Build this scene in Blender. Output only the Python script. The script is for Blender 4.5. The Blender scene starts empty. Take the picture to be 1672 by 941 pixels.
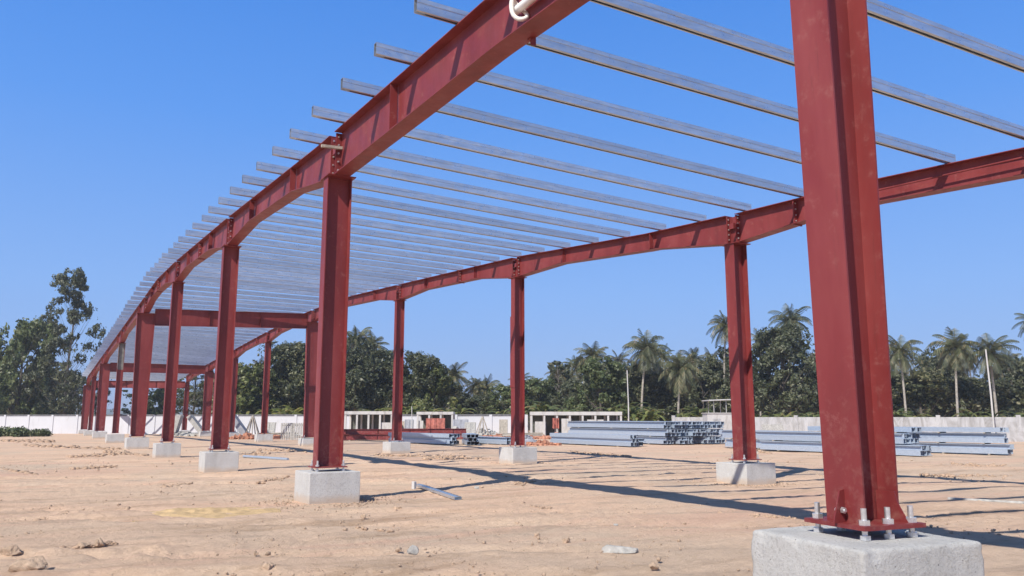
import bpy, bmesh, math, random
import numpy as np
from mathutils import Vector, Matrix

S = bpy.context.scene
COL = S.collection
R = math.radians

# ------------------------------------------------------------------ camera, sky, sun, exposure
EYE = 1.7
PITCH, HEAD = R(9.206), R(30.605)          # the building's long axis is +Y, purlins run along +X
FPX = 1305.0 / 1672.0
cam_d = bpy.data.cameras.new('camera')
cam_d.sensor_width = 36.0
cam_d.lens = 36.0 * FPX
cam_d.clip_start, cam_d.clip_end = 0.1, 6000
cam = bpy.data.objects.new('camera', cam_d)
cam.location = (0, 0, EYE)
cam.rotation_euler = (R(90) + PITCH, 0, -HEAD)
COL.objects.link(cam)
S.camera = cam

SUN_TO = Vector((-0.914, -0.47, 1.0)).normalized()
SUN_EL = math.asin(SUN_TO.z)
SUN_ROT = math.atan2(SUN_TO.x, SUN_TO.y) % (2 * math.pi)
world = bpy.data.worlds.new('World')
S.world = world
world.use_nodes = True
wn, wl = world.node_tree.nodes, world.node_tree.links
bg = wn['Background']
sky = wn.new('ShaderNodeTexSky')
sky.sky_type = 'NISHITA'
sky.sun_disc = False
sky.sun_elevation = SUN_EL
sky.sun_rotation = SUN_ROT
sky.altitude = 0
sky.air_density = 1.0
sky.dust_density = 0.3
sky.ozone_density = 4.0
# clear dry-season sky: the physical sky with its blue deepened towards the tone of a cloudless tropical noon
SKY_K = 0.12
tc = wn.new('ShaderNodeTexCoord')
sep = wn.new('ShaderNodeSeparateXYZ')
wl.new(tc.outputs['Generated'], sep.inputs[0])
rp_ = wn.new('ShaderNodeValToRGB')
el = rp_.color_ramp.elements
STOPS = [(0.0, (.275, .415, .74)), (0.15, (.215, .405, .82)), (0.35, (.103, .305, .81)), (0.5, (.060, .240, .74)), (0.62, (.045, .14, .34)), (1.0, (.03, .05, .09))]
el[0].position, el[0].color = 0.0, (*STOPS[0][1], 1)
el[1].position, el[1].color = 1.0, (*STOPS[-1][1], 1)
for p_, c_ in STOPS[1:-1]:
    el.new(p_).color = (*c_, 1)
wl.new(sep.outputs[2], rp_.inputs[0])
sc_ = wn.new('ShaderNodeVectorMath'); sc_.operation = 'SCALE'
sc_.inputs['Scale'].default_value = 1.0 / SKY_K
wl.new(rp_.outputs[0], sc_.inputs[0])
mx_ = wn.new('ShaderNodeMix'); mx_.data_type = 'RGBA'
mx_.inputs[0].default_value = 0.9
wl.new(sky.outputs[0], mx_.inputs[6]); wl.new(sc_.outputs[0], mx_.inputs[7])
wl.new(mx_.outputs[2], bg.inputs[0])
bg.inputs[1].default_value = SKY_K

sun_d = bpy.data.lights.new('sun', 'SUN')
sun_d.energy = 5.0
sun_d.angle = R(0.5)
sun_d.color = (1.0, 0.94, 0.84)
sun = bpy.data.objects.new('sun', sun_d)
sun.rotation_euler = (-SUN_TO).to_track_quat('-Z', 'Y').to_euler()
sun.location = (-30, -20, 40)
COL.objects.link(sun)

S.view_settings.view_transform = 'Standard'
S.view_settings.look = 'None'
S.view_settings.exposure = 0.2
S.view_settings.gamma = 1.0

# ------------------------------------------------------------------ helpers
FH = Vector((math.sin(HEAD), math.cos(HEAD), 0))      # level forward
RT = Vector((math.cos(HEAD), -math.sin(HEAD), 0))     # level right


def at(px, dist):
    """level place that lies dist metres ahead under column px of the 1672 px wide photograph"""
    return (FH + RT * ((px - 836) / 1322.0)) * dist


def gz(x, y):
    r = math.hypot(x, y)
    return -0.004 * max(0.0, min(r, 150) - 6)


def tag(o, label=None, cat=None, group=None, kind=None):
    if label: o['label'] = label
    if cat: o['category'] = cat
    if group: o['group'] = group
    if kind or label: o['kind'] = kind or 'thing'
    return o


def empty(name, loc, rz=0.0):
    o = bpy.data.objects.new(name, None)
    o.empty_display_size = 0.2
    o.location = loc
    o.rotation_euler = (0, 0, rz)
    COL.objects.link(o)
    return o


def copy_tree(o, parent=None):
    c = o.copy()
    COL.objects.link(c)
    c.parent = parent
    for ch in list(o.children):
        copy_tree(ch, c)
    return c


class MB:
    """collects shapes into one mesh"""
    def __init__(self):
        self.v, self.f, self.smooth = [], [], []

    def add(self, vs, fs, smooth=False):
        n = len(self.v)
        self.v += [tuple(p) for p in vs]
        self.f += [tuple(i + n for i in f) for f in fs]
        self.smooth += [smooth] * len(fs)
        return self

    def box(self, c, s, rz=0.0, m=None):
        hx, hy, hz = s[0] / 2, s[1] / 2, s[2] / 2
        pts = [Vector((a * hx, b * hy, d * hz)) for d in (-1, 1) for b in (-1, 1) for a in (-1, 1)]
        M = m if m is not None else Matrix.Rotation(rz, 3, 'Z')
        pts = [M @ p + Vector(c) for p in pts]
        return self.add(pts, [(0, 2, 3, 1), (4, 5, 7, 6), (0, 1, 5, 4), (2, 6, 7, 3), (0, 4, 6, 2), (1, 3, 7, 5)])

    def hexa(self, p8):
        """bottom ring of four, then top ring of four, counter-clockwise"""
        return self.add(p8, [(3, 2, 1, 0), (4, 5, 6, 7), (0, 1, 5, 4), (1, 2, 6, 5), (2, 3, 7, 6), (3, 0, 4, 7)])

    def prism(self, poly, ext):
        """closed planar polygon swept by a vector"""
        n = len(poly)
        e = Vector(ext)
        a = [Vector(p) for p in poly]
        b = [p + e for p in a]
        fs = [tuple(range(n))[::-1], tuple(range(n, 2 * n))]
        fs += [(i, (i + 1) % n, n + (i + 1) % n, n + i) for i in range(n)]
        return self.add(a + b, fs)

    def strip(self, a, b, t):
        """plate between two poly-lines a and b, thickness vector t"""
        t = Vector(t)
        n = len(a)
        A = [Vector(p) for p in a]; B = [Vector(p) for p in b]
        vs = A + B + [p + t for p in A] + [p + t for p in B]
        fs = []
        for i in range(n - 1):
            fs += [(i, i + 1, n + i + 1, n + i), (2 * n + i, 3 * n + i, 3 * n + i + 1, 2 * n + i + 1),
                   (i, 2 * n + i, 2 * n + i + 1, i + 1), (n + i, n + i + 1, 3 * n + i + 1, 3 * n + i)]
        fs += [(0, n, 3 * n, 2 * n), (n - 1, 3 * n - 1, 4 * n - 1, 2 * n - 1)]
        return self.add(vs, fs)

    def tube(self, path, rad, seg=8, cap=True, smooth=True):
        P = [Vector(p) for p in path]
        n = len(P)
        if not hasattr(rad, '__len__'): rad = [rad] * n
        up = Vector((0, 0, 1))
        d0 = (P[1] - P[0]).normalized()
        x = d0.orthogonal().normalized()
        vs = []
        for i in range(n):
            d = (P[min(i + 1, n - 1)] - P[max(i - 1, 0)]).normalized()
            x = (x - d * x.dot(d)).normalized()
            y = d.cross(x)
            for k in range(seg):
                a = 2 * math.pi * k / seg
                vs.append(P[i] + (x * math.cos(a) + y * math.sin(a)) * rad[i])
        fs = [(i * seg + k, i * seg + (k + 1) % seg, (i + 1) * seg + (k + 1) % seg, (i + 1) * seg + k)
              for i in range(n - 1) for k in range(seg)]
        self.add(vs, fs, smooth)
        if cap:
            self.add(vs[:seg][::-1], [tuple(range(seg))])
            self.add(vs[-seg:], [tuple(range(seg))])
        return self

    def mesh(self, name, mat):
        me = bpy.data.meshes.new(name)
        me.from_pydata(self.v, [], self.f)
        me.polygons.foreach_set('use_smooth', self.smooth)
        me.materials.append(mat)
        me.update()
        bm = bmesh.new(); bm.from_mesh(me)
        bmesh.ops.recalc_face_normals(bm, faces=bm.faces)
        bm.to_mesh(me); bm.free()
        return me

    def build(self, name, mat, parent=None, loc=None, bevel=0.0):
        o = bpy.data.objects.new(name, self.mesh(name, mat))
        COL.objects.link(o)
        if parent: o.parent = parent
        if loc is not None: o.location = loc
        if bevel:
            md = o.modifiers.new('bevel', 'BEVEL')
            md.width = bevel; md.segments = 2; md.limit_method = 'ANGLE'
        return o


def place(me, name, parent=None, loc=(0, 0, 0), rot=(0, 0, 0), sc=(1, 1, 1)):
    o = bpy.data.objects.new(name, me)
    COL.objects.link(o)
    o.parent = parent
    o.location, o.rotation_euler, o.scale = loc, rot, sc
    return o


def np_mesh(name, V, Q, mat, smooth=False):
    V = np.asarray(V, np.float32); Q = np.asarray(Q, np.int32)
    me = bpy.data.meshes.new(name)
    me.vertices.add(len(V)); me.vertices.foreach_set('co', V.ravel())
    k = Q.shape[1]
    me.loops.add(Q.size); me.loops.foreach_set('vertex_index', Q.ravel())
    me.polygons.add(len(Q))
    me.polygons.foreach_set('loop_start', np.arange(0, Q.size, k, dtype=np.int32))
    if smooth: me.polygons.foreach_set('use_smooth', np.ones(len(Q), bool))
    me.materials.append(mat)
    me.update(calc_edges=True)
    return me


# vectorised gradient-like value noise
def vnoise(x, y, seed=0):
    xi, yi = np.floor(x).astype(np.int64), np.floor(y).astype(np.int64)
    fx, fy = x - xi, y - yi
    fx, fy = fx * fx * fx * (fx * (fx * 6 - 15) + 10), fy * fy * fy * (fy * (fy * 6 - 15) + 10)
    def h(a, b):
        n = (a * 374761393 + b * 668265263 + seed * 1442695041) & 0xFFFFFFFF
        n = ((n ^ (n >> 13)) * 1274126177) & 0xFFFFFFFF
        n = (n ^ (n >> 16)) & 0xFFFFFFFF
        return n / 2147483648.0 - 1.0
    a, b, c, d = h(xi, yi), h(xi + 1, yi), h(xi, yi + 1), h(xi + 1, yi + 1)
    return (a * (1 - fx) + b * fx) * (1 - fy) + (c * (1 - fx) + d * fx) * fy


# ------------------------------------------------------------------ materials
def new_mat(name):
    m = bpy.data.materials.new(name)
    m.use_nodes = True
    nt = m.node_tree
    return m, nt.nodes, nt.links, nt.nodes['Principled BSDF']


def noise(n, l, scale, detail=4, rough=0.55, vec=None, dist=0.0):
    t = n.new('ShaderNodeTexNoise')
    t.inputs['Scale'].default_value = scale
    t.inputs['Detail'].default_value = detail
    t.inputs['Roughness'].default_value = rough
    t.inputs['Distortion'].default_value = dist
    if vec is not None: l.new(vec, t.inputs['Vector'])
    return t.outputs[0]


def coords(n, l, kind='Object', scale=(1, 1, 1), rot=(0, 0, 0)):
    tc = n.new('ShaderNodeTexCoord')
    mp = n.new('ShaderNodeMapping')
    mp.inputs['Scale'].default_value = scale
    mp.inputs['Rotation'].default_value = rot
    if kind == 'World':
        g = n.new('ShaderNodeNewGeometry')
        l.new(g.outputs['Position'], mp.inputs['Vector'])
    else:
        l.new(tc.outputs[kind], mp.inputs['Vector'])
    return mp.outputs[0]


def ramp(n, l, fac, stops):
    r = n.new('ShaderNodeValToRGB')
    e = r.color_ramp.elements
    e[0].position, e[0].color = stops[0][0], (*stops[0][1], 1)
    e[1].position, e[1].color = stops[1][0], (*stops[1][1], 1)
    for p, c in stops[2:]:
        k = e.new(p); k.color = (*c, 1)
    l.new(fac, r.inputs[0])
    return r.outputs[0]


def mix(n, l, fac, a, b, mode='MIX'):
    m = n.new('ShaderNodeMix')
    m.data_type = 'RGBA'; m.blend_type = mode
    for s, v in ((0, fac), (6, a), (7, b)):
        if isinstance(v, (int, float)): m.inputs[s].default_value = v
        elif isinstance(v, tuple): m.inputs[s].default_value = (*v, 1)
        else: l.new(v, m.inputs[s])
    return m.outputs[2]


def bump(n, l, p, height, strength, dist):
    b = n.new('ShaderNodeBump')
    b.inputs['Strength'].default_value = strength
    b.inputs['Distance'].default_value = dist
    l.new(height, b.inputs['Height'])
    l.new(b.outputs[0], p.inputs['Normal'])


def simple(name, col, rough=0.7, metal=0.0, var=0.25, scale=3.0, bmp=0.0):
    m, n, l, p = new_mat(name)
    v = coords(n, l, 'World')
    f = noise(n, l, scale, 5, 0.6, v)
    c0 = tuple(c * (1 - var) for c in col); c1 = tuple(min(1, c * (1 + var)) for c in col)
    l.new(ramp(n, l, f, [(0.3, c0), (0.7, c1)]), p.inputs['Base Color'])
    p.inputs['Roughness'].default_value = rough
    p.inputs['Metallic'].default_value = metal
    if bmp: bump(n, l, p, noise(n, l, scale * 6, 5, 0.6, v), bmp, 0.02)
    return m


def mat_red():
    m, n, l, p = new_mat('red_oxide_primer')
    v = coords(n, l, 'World')
    vs = coords(n, l, 'World', (1, 1, 0.22))
    a = noise(n, l, 1.6, 5, 0.6, vs)
    c = ramp(n, l, a, [(0.3, (0.145, 0.021, 0.022)), (0.5, (0.195, 0.030, 0.031)), (0.72, (0.240, 0.050, 0.049))])
    scuff = ramp(n, l, noise(n, l, 5, 10, 0.78, v, 0.1), [(0.55, (0, 0, 0)), (0.74, (1, 1, 1))])
    c = mix(n, l, scuff, c, (0.27, 0.095, 0.088))
    vd = coords(n, l, 'World', (5, 5, 0.35))
    run = ramp(n, l, noise(n, l, 2.2, 7, 0.7, vd, 0.2), [(0.60, (0, 0, 0)), (0.74, (0.6, 0.6, 0.6))])
    c = mix(n, l, run, c, (0.115, 0.026, 0.024))
    # dried splashes of mud on the lowest half metre of the steel
    g = n.new('ShaderNodeNewGeometry'); sx = n.new('ShaderNodeSeparateXYZ'); l.new(g.outputs['Position'], sx.inputs[0])
    mr = n.new('ShaderNodeMapRange'); mr.inputs[1].default_value = 1.9; mr.inputs[2].default_value = 0.8
    l.new(sx.outputs[2], mr.inputs[0])
    mm = n.new('ShaderNodeMath'); mm.operation = 'MULTIPLY'; l.new(mr.outputs[0], mm.inputs[0])
    l.new(ramp(n, l, noise(n, l, 6, 9, 0.72, v, 0.2), [(0.50, (0, 0, 0)), (0.80, (0.75, 0.75, 0.75))]), mm.inputs[1])
    c = mix(n, l, mm.outputs[0], c, (0.36, 0.20, 0.16))
    l.new(c, p.inputs['Base Color'])
    rr = ramp(n, l, noise(n, l, 5, 5, 0.6, v), [(0.3, (0.42, 0.42, 0.42)), (0.7, (0.62, 0.62, 0.62))])
    l.new(rr, p.inputs['Roughness'])
    p.inputs['Specular IOR Level'].default_value = 0.4
    bump(n, l, p, noise(n, l, 60, 4, 0.6, v), 0.08, 0.004)
    return m


def mat_galv(name, a=(0.47, 0.52, 0.58), b=(0.72, 0.77, 0.82), metal=0.8, rough=0.34):
    m, n, l, p = new_mat(name)
    v = coords(n, l, 'World', (0.5, 4, 4))
    w = coords(n, l, 'World')
    f = noise(n, l, 3.0, 8, 0.65, v, 0.4)
    c = ramp(n, l, f, [(0.3, a), (0.68, b)])
    oi = n.new('ShaderNodeObjectInfo')
    c = mix(n, l, ramp(n, l, oi.outputs['Random'], [(0, (0, 0, 0)), (1, (0.45, 0.45, 0.45))]), c, tuple(x * 0.72 for x in a))
    rust = ramp(n, l, noise(n, l, 2.3, 8, 0.75, w, 0.8), [(0.64, (0, 0, 0)), (0.76, (0.8, 0.8, 0.8))])
    c = mix(n, l, rust, c, (0.40, 0.36, 0.31))
    l.new(c, p.inputs['Base Color'])
    p.inputs['Metallic'].default_value = metal
    l.new(ramp(n, l, noise(n, l, 9, 6, 0.6, w), [(0.3, (rough - .1,) * 3), (0.7, (rough + .14,) * 3)]), p.inputs['Roughness'])
    bump(n, l, p, noise(n, l, 5, 3, 0.5, v), 0.15, 0.006)
    return m


def mat_concrete():
    m, n, l, p = new_mat('cast_concrete')
    v = coords(n, l, 'World')
    vs = coords(n, l, 'World', (1, 1, 0.3))
    c = ramp(n, l, noise(n, l, 2.2, 6, 0.65, vs), [(0.28, (0.43, 0.427, 0.415)), (0.5, (0.53, 0.526, 0.513)), (0.72, (0.60, 0.597, 0.585))])
    pits = ramp(n, l, noise(n, l, 42, 8, 0.8, v), [(0.34, (0.45, 0.43, 0.4)), (0.47, (1, 1, 1)), (0.7, (1.12, 1.12, 1.12))])
    c = mix(n, l, 0.7, c, pits, 'MULTIPLY')
    st = ramp(n, l, noise(n, l, 1.1, 5, 0.6, v, 1.0), [(0.55, (0, 0, 0)), (0.75, (0.5, 0.5, 0.5))])
    c = mix(n, l, st, c, (0.40, 0.35, 0.29))
    vo = n.new('ShaderNodeTexVoronoi'); vo.inputs['Scale'].default_value = 13; l.new(v, vo.inputs['Vector'])
    hole = ramp(n, l, vo.outputs['Distance'], [(0.05, (0.9, 0.9, 0.9)), (0.10, (0, 0, 0))])
    c = mix(n, l, hole, c, (0.16, 0.155, 0.15))
    oc = coords(n, l, 'Object'); so = n.new('ShaderNodeSeparateXYZ'); l.new(oc, so.inputs[0])
    na = n.new('ShaderNodeMath'); na.operation = 'MULTIPLY_ADD'; na.inputs[1].default_value = 0.30; l.new(noise(n, l, 3.0, 8, 0.7, v, 0.3), na.inputs[0]); l.new(so.outputs[2], na.inputs[2])
    mu = ramp(n, l, na.outputs[0], [(0.46, (0.75, 0.75, 0.75)), (0.60, (0, 0, 0))])
    c = mix(n, l, mu, c, (0.52, 0.41, 0.31))
    l.new(c, p.inputs['Base Color'])
    p.inputs['Roughness'].default_value = 0.9
    h = mix(n, l, 0.5, noise(n, l, 38, 10, 0.8, v), noise(n, l, 5, 5, 0.6, v))
    bump(n, l, p, h, 1.0, 0.035)
    return m


def mat_ground():
    m, n, l, p = new_mat('sandy_earth')
    v = coords(n, l, 'World')
    vs = coords(n, l, 'World', (0.16, 1.0, 1.0), (0, 0, HEAD + 0.12))
    big = noise(n, l, 0.16, 5, 0.6, v, 0.6)
    c = ramp(n, l, big, [(0.30, (0.53, 0.415, 0.315)), (0.44, (0.61, 0.455, 0.335)), (0.58, (0.65, 0.460, 0.330)), (0.72, (0.63, 0.480, 0.350))])
    st = ramp(n, l, noise(n, l, 1.1, 8, 0.66, vs, 0.5), [(0.32, (0.70, 0.65, 0.60)), (0.46, (1.02, 1.01, 1.0)), (0.7, (1.16, 1.15, 1.14))])
    c = mix(n, l, 0.8, c, st, 'MULTIPLY')
    fine = ramp(n, l, noise(n, l, 7, 9, 0.72, v, 0.3), [(0.3, (0.84, 0.80, 0.76)), (0.5, (1.05, 1.05, 1.05)), (0.75, (1.14, 1.13, 1.12))])
    c = mix(n, l, 0.75, c, fine, 'MULTIPLY')
    red = ramp(n, l, noise(n, l, 0.33, 6, 0.65, vs, 0.8), [(0.52, (0, 0, 0)), (0.66, (0.85, 0.85, 0.85))])
    c = mix(n, l, red, c, (0.66, 0.425, 0.31))
    dark = ramp(n, l, noise(n, l, 0.55, 8, 0.72, vs, 1.2), [(0.60, (0, 0, 0)), (0.72, (0.65, 0.65, 0.65))])
    c = mix(n, l, dark, c, (0.36, 0.24, 0.17))
    lanes = n.new('ShaderNodeTexWave'); lanes.wave_type = 'BANDS'; lanes.bands_direction = 'Y'
    lanes.inputs['Scale'].default_value = 0.20; lanes.inputs['Distortion'].default_value = 5.0; lanes.inputs['Detail'].default_value = 3; lanes.inputs['Detail Scale'].default_value = 0.35
    l.new(coords(n, l, 'World', (0.5, 1, 1), (0, 0, HEAD + 0.2)), lanes.inputs['Vector'])
    la = ramp(n, l, lanes.outputs['Fac'], [(0.90, (0, 0, 0)), (0.97, (1, 1, 1))])
    lm = mix(n, l, 1.0, la, ramp(n, l, noise(n, l, 1.4, 7, 0.7, v), [(0.42, (0, 0, 0)), (0.62, (0.6, 0.6, 0.6))]), 'MULTIPLY')
    c = mix(n, l, lm, c, (0.44, 0.33, 0.25))
    crumbs = ramp(n, l, noise(n, l, 22, 6, 0.8, v, 0.3), [(0.62, (0, 0, 0)), (0.69, (0.5, 0.5, 0.5))])
    c = mix(n, l, crumbs, c, (0.36, 0.25, 0.17))
    pale = ramp(n, l, noise(n, l, 0.8, 8, 0.7, vs, 0.9), [(0.60, (0, 0, 0)), (0.72, (0.5, 0.5, 0.5))])
    c = mix(n, l, pale, c, (0.62, 0.54, 0.44))
    l.new(c, p.inputs['Base Color'])
    p.inputs['Roughness'].default_value = 0.95
    p.inputs['Specular IOR Level'].default_value = 0.15
    h = mix(n, l, 0.45, noise(n, l, 9, 10, 0.78, v, 0.4), noise(n, l, 2.4, 10, 0.74, vs, 0.6))
    bump(n, l, p, h, 1.0, 0.10)
    return m


def mat_leaf(name, dark, light, dry=(0.12, 0.10, 0.05), trans=0.22):
    m, n, l, p = new_mat(name)
    g = n.new('ShaderNodeNewGeometry')
    oi = n.new('ShaderNodeObjectInfo')
    v = coords(n, l, 'World')
    c = ramp(n, l, g.outputs['Random Per Island'], [(0.0, dark), (0.75, light), (1.0, dry)])
    cl = ramp(n, l, noise(n, l, 0.35, 4, 0.6, v), [(0.35, (0.62, 0.66, 0.6)), (0.65, (1.25, 1.2, 1.1))])
    c = mix(n, l, 0.8, c, cl, 'MULTIPLY')
    ob = ramp(n, l, oi.outputs['Random'], [(0, (0.75, 0.8, 0.85)), (0.5, (1.0, 1.0, 1.0)), (1, (1.2, 1.08, 0.85))])
    c = mix(n, l, 0.8, c, ob, 'MULTIPLY')
    l.new(c, p.inputs['Base Color'])
    p.inputs['Roughness'].default_value = 0.5
    tr = n.new('ShaderNodeBsdfTranslucent')
    l.new(c, tr.inputs[0])
    ms = n.new('ShaderNodeMixShader')
    ms.inputs[0].default_value = trans
    l.new(p.outputs[0], ms.inputs[1]); l.new(tr.outputs[0], ms.inputs[2])
    l.new(ms.outputs[0], n['Material Output'].inputs[0])
    return m


def mat_wall(name, base, stain, amount):
    m, n, l, p = new_mat(name)
    v = coords(n, l, 'World')
    vs = coords(n, l, 'World', (1, 1, 0.35))
    c = ramp(n, l, noise(n, l, 0.5, 4, 0.6, v), [(0.3, tuple(x * 0.93 for x in base)), (0.7, base)])
    s = ramp(n, l, noise(n, l, 1.3, 9, 0.72, vs, 1.0), [(0.62 - amount, (0, 0, 0)), (0.85 - amount, (0.85, 0.85, 0.85))])
    l.new(mix(n, l, s, c, stain), p.inputs['Base Color'])
    p.inputs['Roughness'].default_value = 0.9
    return m


M = dict(
    red=mat_red(),
    galv=mat_galv('galvanised_steel'),
    stock=mat_galv('galvanised_stock', (0.36, 0.43, 0.53), (0.50, 0.58, 0.69), 0.3, 0.42),
    zinc=simple('zinc_bolt', (0.70, 0.70, 0.70), 0.32, 0.75, 0.2, 20),
    conc=mat_concrete(),
    earth=mat_ground(),
    clod=simple('earth_clod', (0.47, 0.345, 0.25), 0.95, 0, 0.3, 14, 0.9),
    soil=simple('turned_soil', (0.43, 0.30, 0.21), 0.95, 0, 0.35, 8, 0.6),
    yellow=simple('yellow_sand', (0.53, 0.375, 0.20), 0.95, 0, 0.25, 5, 0.6),
    rubble=simple('rubble', (0.40, 0.39, 0.37), 0.95, 0, 0.3, 10, 0.6),
    brick=simple('broken_brick', (0.42, 0.20, 0.13), 0.95, 0, 0.45, 4, 0.5),
    wall=mat_wall('white_wall', (0.56, 0.57, 0.61), (0.38, 0.38, 0.38), 0.06),
    wallw=mat_wall('weathered_wall', (0.47, 0.47, 0.485), (0.21, 0.20, 0.19), 0.20),
    shedw=mat_wall('shed_white', (0.54, 0.53, 0.52), (0.30, 0.28, 0.26), 0.14),
    cap=simple('wall_cap', (0.13, 0.13, 0.14), 0.9, 0, 0.3, 2),
    patch=simple('grey_primer', (0.20, 0.20, 0.185), 0.7, 0, 0.3, 3),
    white=simple('white_paint', (0.78, 0.78, 0.76), 0.6, 0, 0.1, 2),
    sling=simple('white_webbing', (0.80, 0.78, 0.72), 0.7, 0, 0.1, 12, 0.4),
    timber=simple('grey_timber', (0.38, 0.34, 0.29), 0.85, 0, 0.3, 6, 0.4),
    cloth=simple('faded_red_cloth', (0.40, 0.14, 0.11), 0.95, 0, 0.5, 2.5),
    dark=simple('shed_shade', (0.11, 0.115, 0.10), 0.9, 0, 0.4, 2),  # shade inside the sheds, put into a flat dark colour
    slab=simple('precast_slab', (0.30, 0.31, 0.35), 0.9, 0, 0.25, 2, 0.4),
    bark=simple('tree_bark', (0.11, 0.095, 0.08), 0.95, 0, 0.4, 5, 0.6),
    palmbark=simple('palm_bark', (0.34, 0.31, 0.27), 0.95, 0, 0.3, 5, 0.5),
    leaf=mat_leaf('dark_leaf', (0.036, 0.050, 0.026), (0.135, 0.150, 0.080), (0.26, 0.26, 0.19), 0.28),
    leafg=mat_leaf('green_leaf', (0.055, 0.085, 0.028), (0.155, 0.190, 0.075), (0.24, 0.25, 0.14), 0.28),
    palm=mat_leaf('palm_leaf', (0.055, 0.070, 0.034), (0.155, 0.165, 0.090), (0.27, 0.22, 0.13)),
    palmdry=mat_leaf('dry_palm_leaf', (0.07, 0.07, 0.04), (0.17, 0.16, 0.09), (0.26, 0.20, 0.12)),
    banana=mat_leaf('banana_leaf', (0.085, 0.115, 0.032), (0.20, 0.225, 0.075), (0.25, 0.19, 0.09), 0.3),
    wood=mat_leaf('far_leaf', (0.05, 0.062, 0.040), (0.12, 0.135, 0.08), (0.17, 0.17, 0.12)),
    hill=simple('far_hill', (0.06, 0.085, 0.07), 0.95, 0, 0.3, 0.03),
)

# ------------------------------------------------------------------ ground: one sheet to the horizon
def build_ground():
    rings = [0.0]
    r = 1.2
    while r < 60:
        rings.append(r); r *= 1.0085 if r > 6 else 1.05
    while r < 2500:
        rings.append(r); r *= 1.06
    rings = np.array(rings[1:])
    front = np.linspace(-38, 38, 560)
    back = np.linspace(38, 322, 90)[1:-1]
    ang = np.radians(np.concatenate([front, back]))
    na, nr = len(ang), len(rings)
    A, RR = np.meshgrid(HEAD + ang, rings)          # clockwise from +Y
    X, Y = RR * np.sin(A), RR * np.cos(A)
    Z = -0.004 * np.clip(np.minimum(RR, 150) - 6, 0, None)
    fade = np.clip((70 - RR) / 40, 0, 1)
    U = X * math.cos(HEAD) - Y * math.sin(HEAD)     # across the view
    W = X * math.sin(HEAD) + Y * math.cos(HEAD)     # along the view
    N = 0.030 * vnoise(X * 0.25, Y * 0.25, 1) + 0.018 * vnoise(X * 0.8, Y * 0.8, 2)
    N += 0.012 * vnoise(U * 0.55, W * 2.4, 3) + 0.010 * vnoise(X * 3.1, Y * 3.1, 4)
    mask = np.clip(vnoise(X * 0.35 + 7, Y * 0.35, 5) * 2.0 + 0.1, 0, 1)
    N += mask * (0.022 * np.abs(vnoise(X * 5.5, Y * 5.5, 6)) + 0.012 * vnoise(X * 11, Y * 11, 7))
    # old wheel ruts that run across the open yard
    for k, (off, slope, wd, dp) in enumerate([(9.4, 0.10, .16, .035), (11.1, 0.10, .16, .035), (13.6, -0.07, .2, .03), (15.3, -0.06, .2, .03), (24, 0.22, .3, .05), (27, 0.22, .3, .05), (33, -.1, .4, .05)]):
        d = W - off - slope * U + 0.22 * vnoise(U * 0.3, U * 0 + k, 8 + k)
        left = np.clip((4 - U) / 4, 0, 1)
        dp *= 1.5
        N += left * (-dp * np.exp(-(d / wd) ** 2) + 0.6 * dp * np.exp(-((np.abs(d) - 2.2 * wd) / (0.7 * wd)) ** 2) * (0.6 + 0.6 * vnoise(X * 4, Y * 4, 20 + k)))
    N += 0.008 * np.clip(vnoise(U * 1.3, W * 5.0, 41), 0, 1) * np.clip(vnoise(U * .2, W * .5, 42) + .4, 0, 1)
    N += 0.003 * vnoise(U * 9, W * 12, 43) * np.clip((26 - RR) / 12, 0, 1)
    # churned lumps in the left foreground
    lump = np.exp(-(((U + 5.6) / 1.0) ** 2 + ((W - 8.6) / 0.7) ** 2)) + 0.7 * np.exp(-(((U + 5.0) / 1.2) ** 2 + ((W - 10.6) / 0.8) ** 2))
    N += lump * (0.05 + 0.09 * vnoise(U * 2.6, W * 3.5, 31) + 0.03 * vnoise(X * 8, Y * 8, 32))
    Z = Z + N * fade
    V = np.stack([X, Y, Z], -1).reshape(-1, 3)
    V = np.vstack([V, [[0, 0, 0]]])
    i = np.arange(nr - 1)[:, None] * na
    j = np.arange(na)[None, :]
    jn = (j + 1) % na
    Q = np.stack([i + j, i + na + j, i + na + jn, i + jn], -1).reshape(-1, 4)
    me = np_mesh('ground', V, Q, M['earth'], True)
    o = place(me, 'ground')
    tag(o, 'bare sandy orange building ground with tracks and clods', kind='structure')
    # centre disc under the camera
    c = len(V) - 1
    b = MB(); b.add([V[k] for k in range(na)] + [V[c]], [(k, (k + 1) % na, na) for k in range(na)])
    bm = bmesh.new(); bm.from_mesh(me)
    bm.verts.ensure_lookup_table()
    for k in range(na):
        bm.faces.new((bm.verts[k], bm.verts[(k + 1) % na], bm.verts[c]))
    bmesh.ops.recalc_face_normals(bm, faces=bm.faces)
    bm.to_mesh(me); bm.free()
    me.polygons.foreach_set('use_smooth', np.ones(len(me.polygons), bool))
    if me.polygons[0].normal.z < 0: me.flip_normals()


build_ground()

# ------------------------------------------------------------------ the steel frame
XA = lambda y: 5.49 + max(0.0, 0.006 * (y - 41))
XB = lambda y: 17.2 - 0.013 * y
TOP_A = [(-8, 7.30), (4, 7.66), (9.7, 7.88), (12.4, 7.94), (18.1, 8.09), (29.2, 8.67), (41.5, 9.18), (48.2, 9.36), (132, 6.72)]
TOP_B = [(-8, 6.35), (8.2, 7.14), (11.5, 7.34), (15.8, 7.46), (19.8, 7.65), (27.8, 8.27), (40.5, 8.86), (49, 9.24), (57.2, 9.16), (67.8, 8.72), (79, 8.12), (91.4, 7.45), (108, 6.6)]


def interp(tab, y):
    for (a, za), (b, zb) in zip(tab, tab[1:]):
        if y <= b: return za + (zb - za) * (y - a) / (b - a)
    (a, za), (b, zb) = tab[-2:]
    return za + (zb - za) * (y - a) / (b - a)


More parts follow.
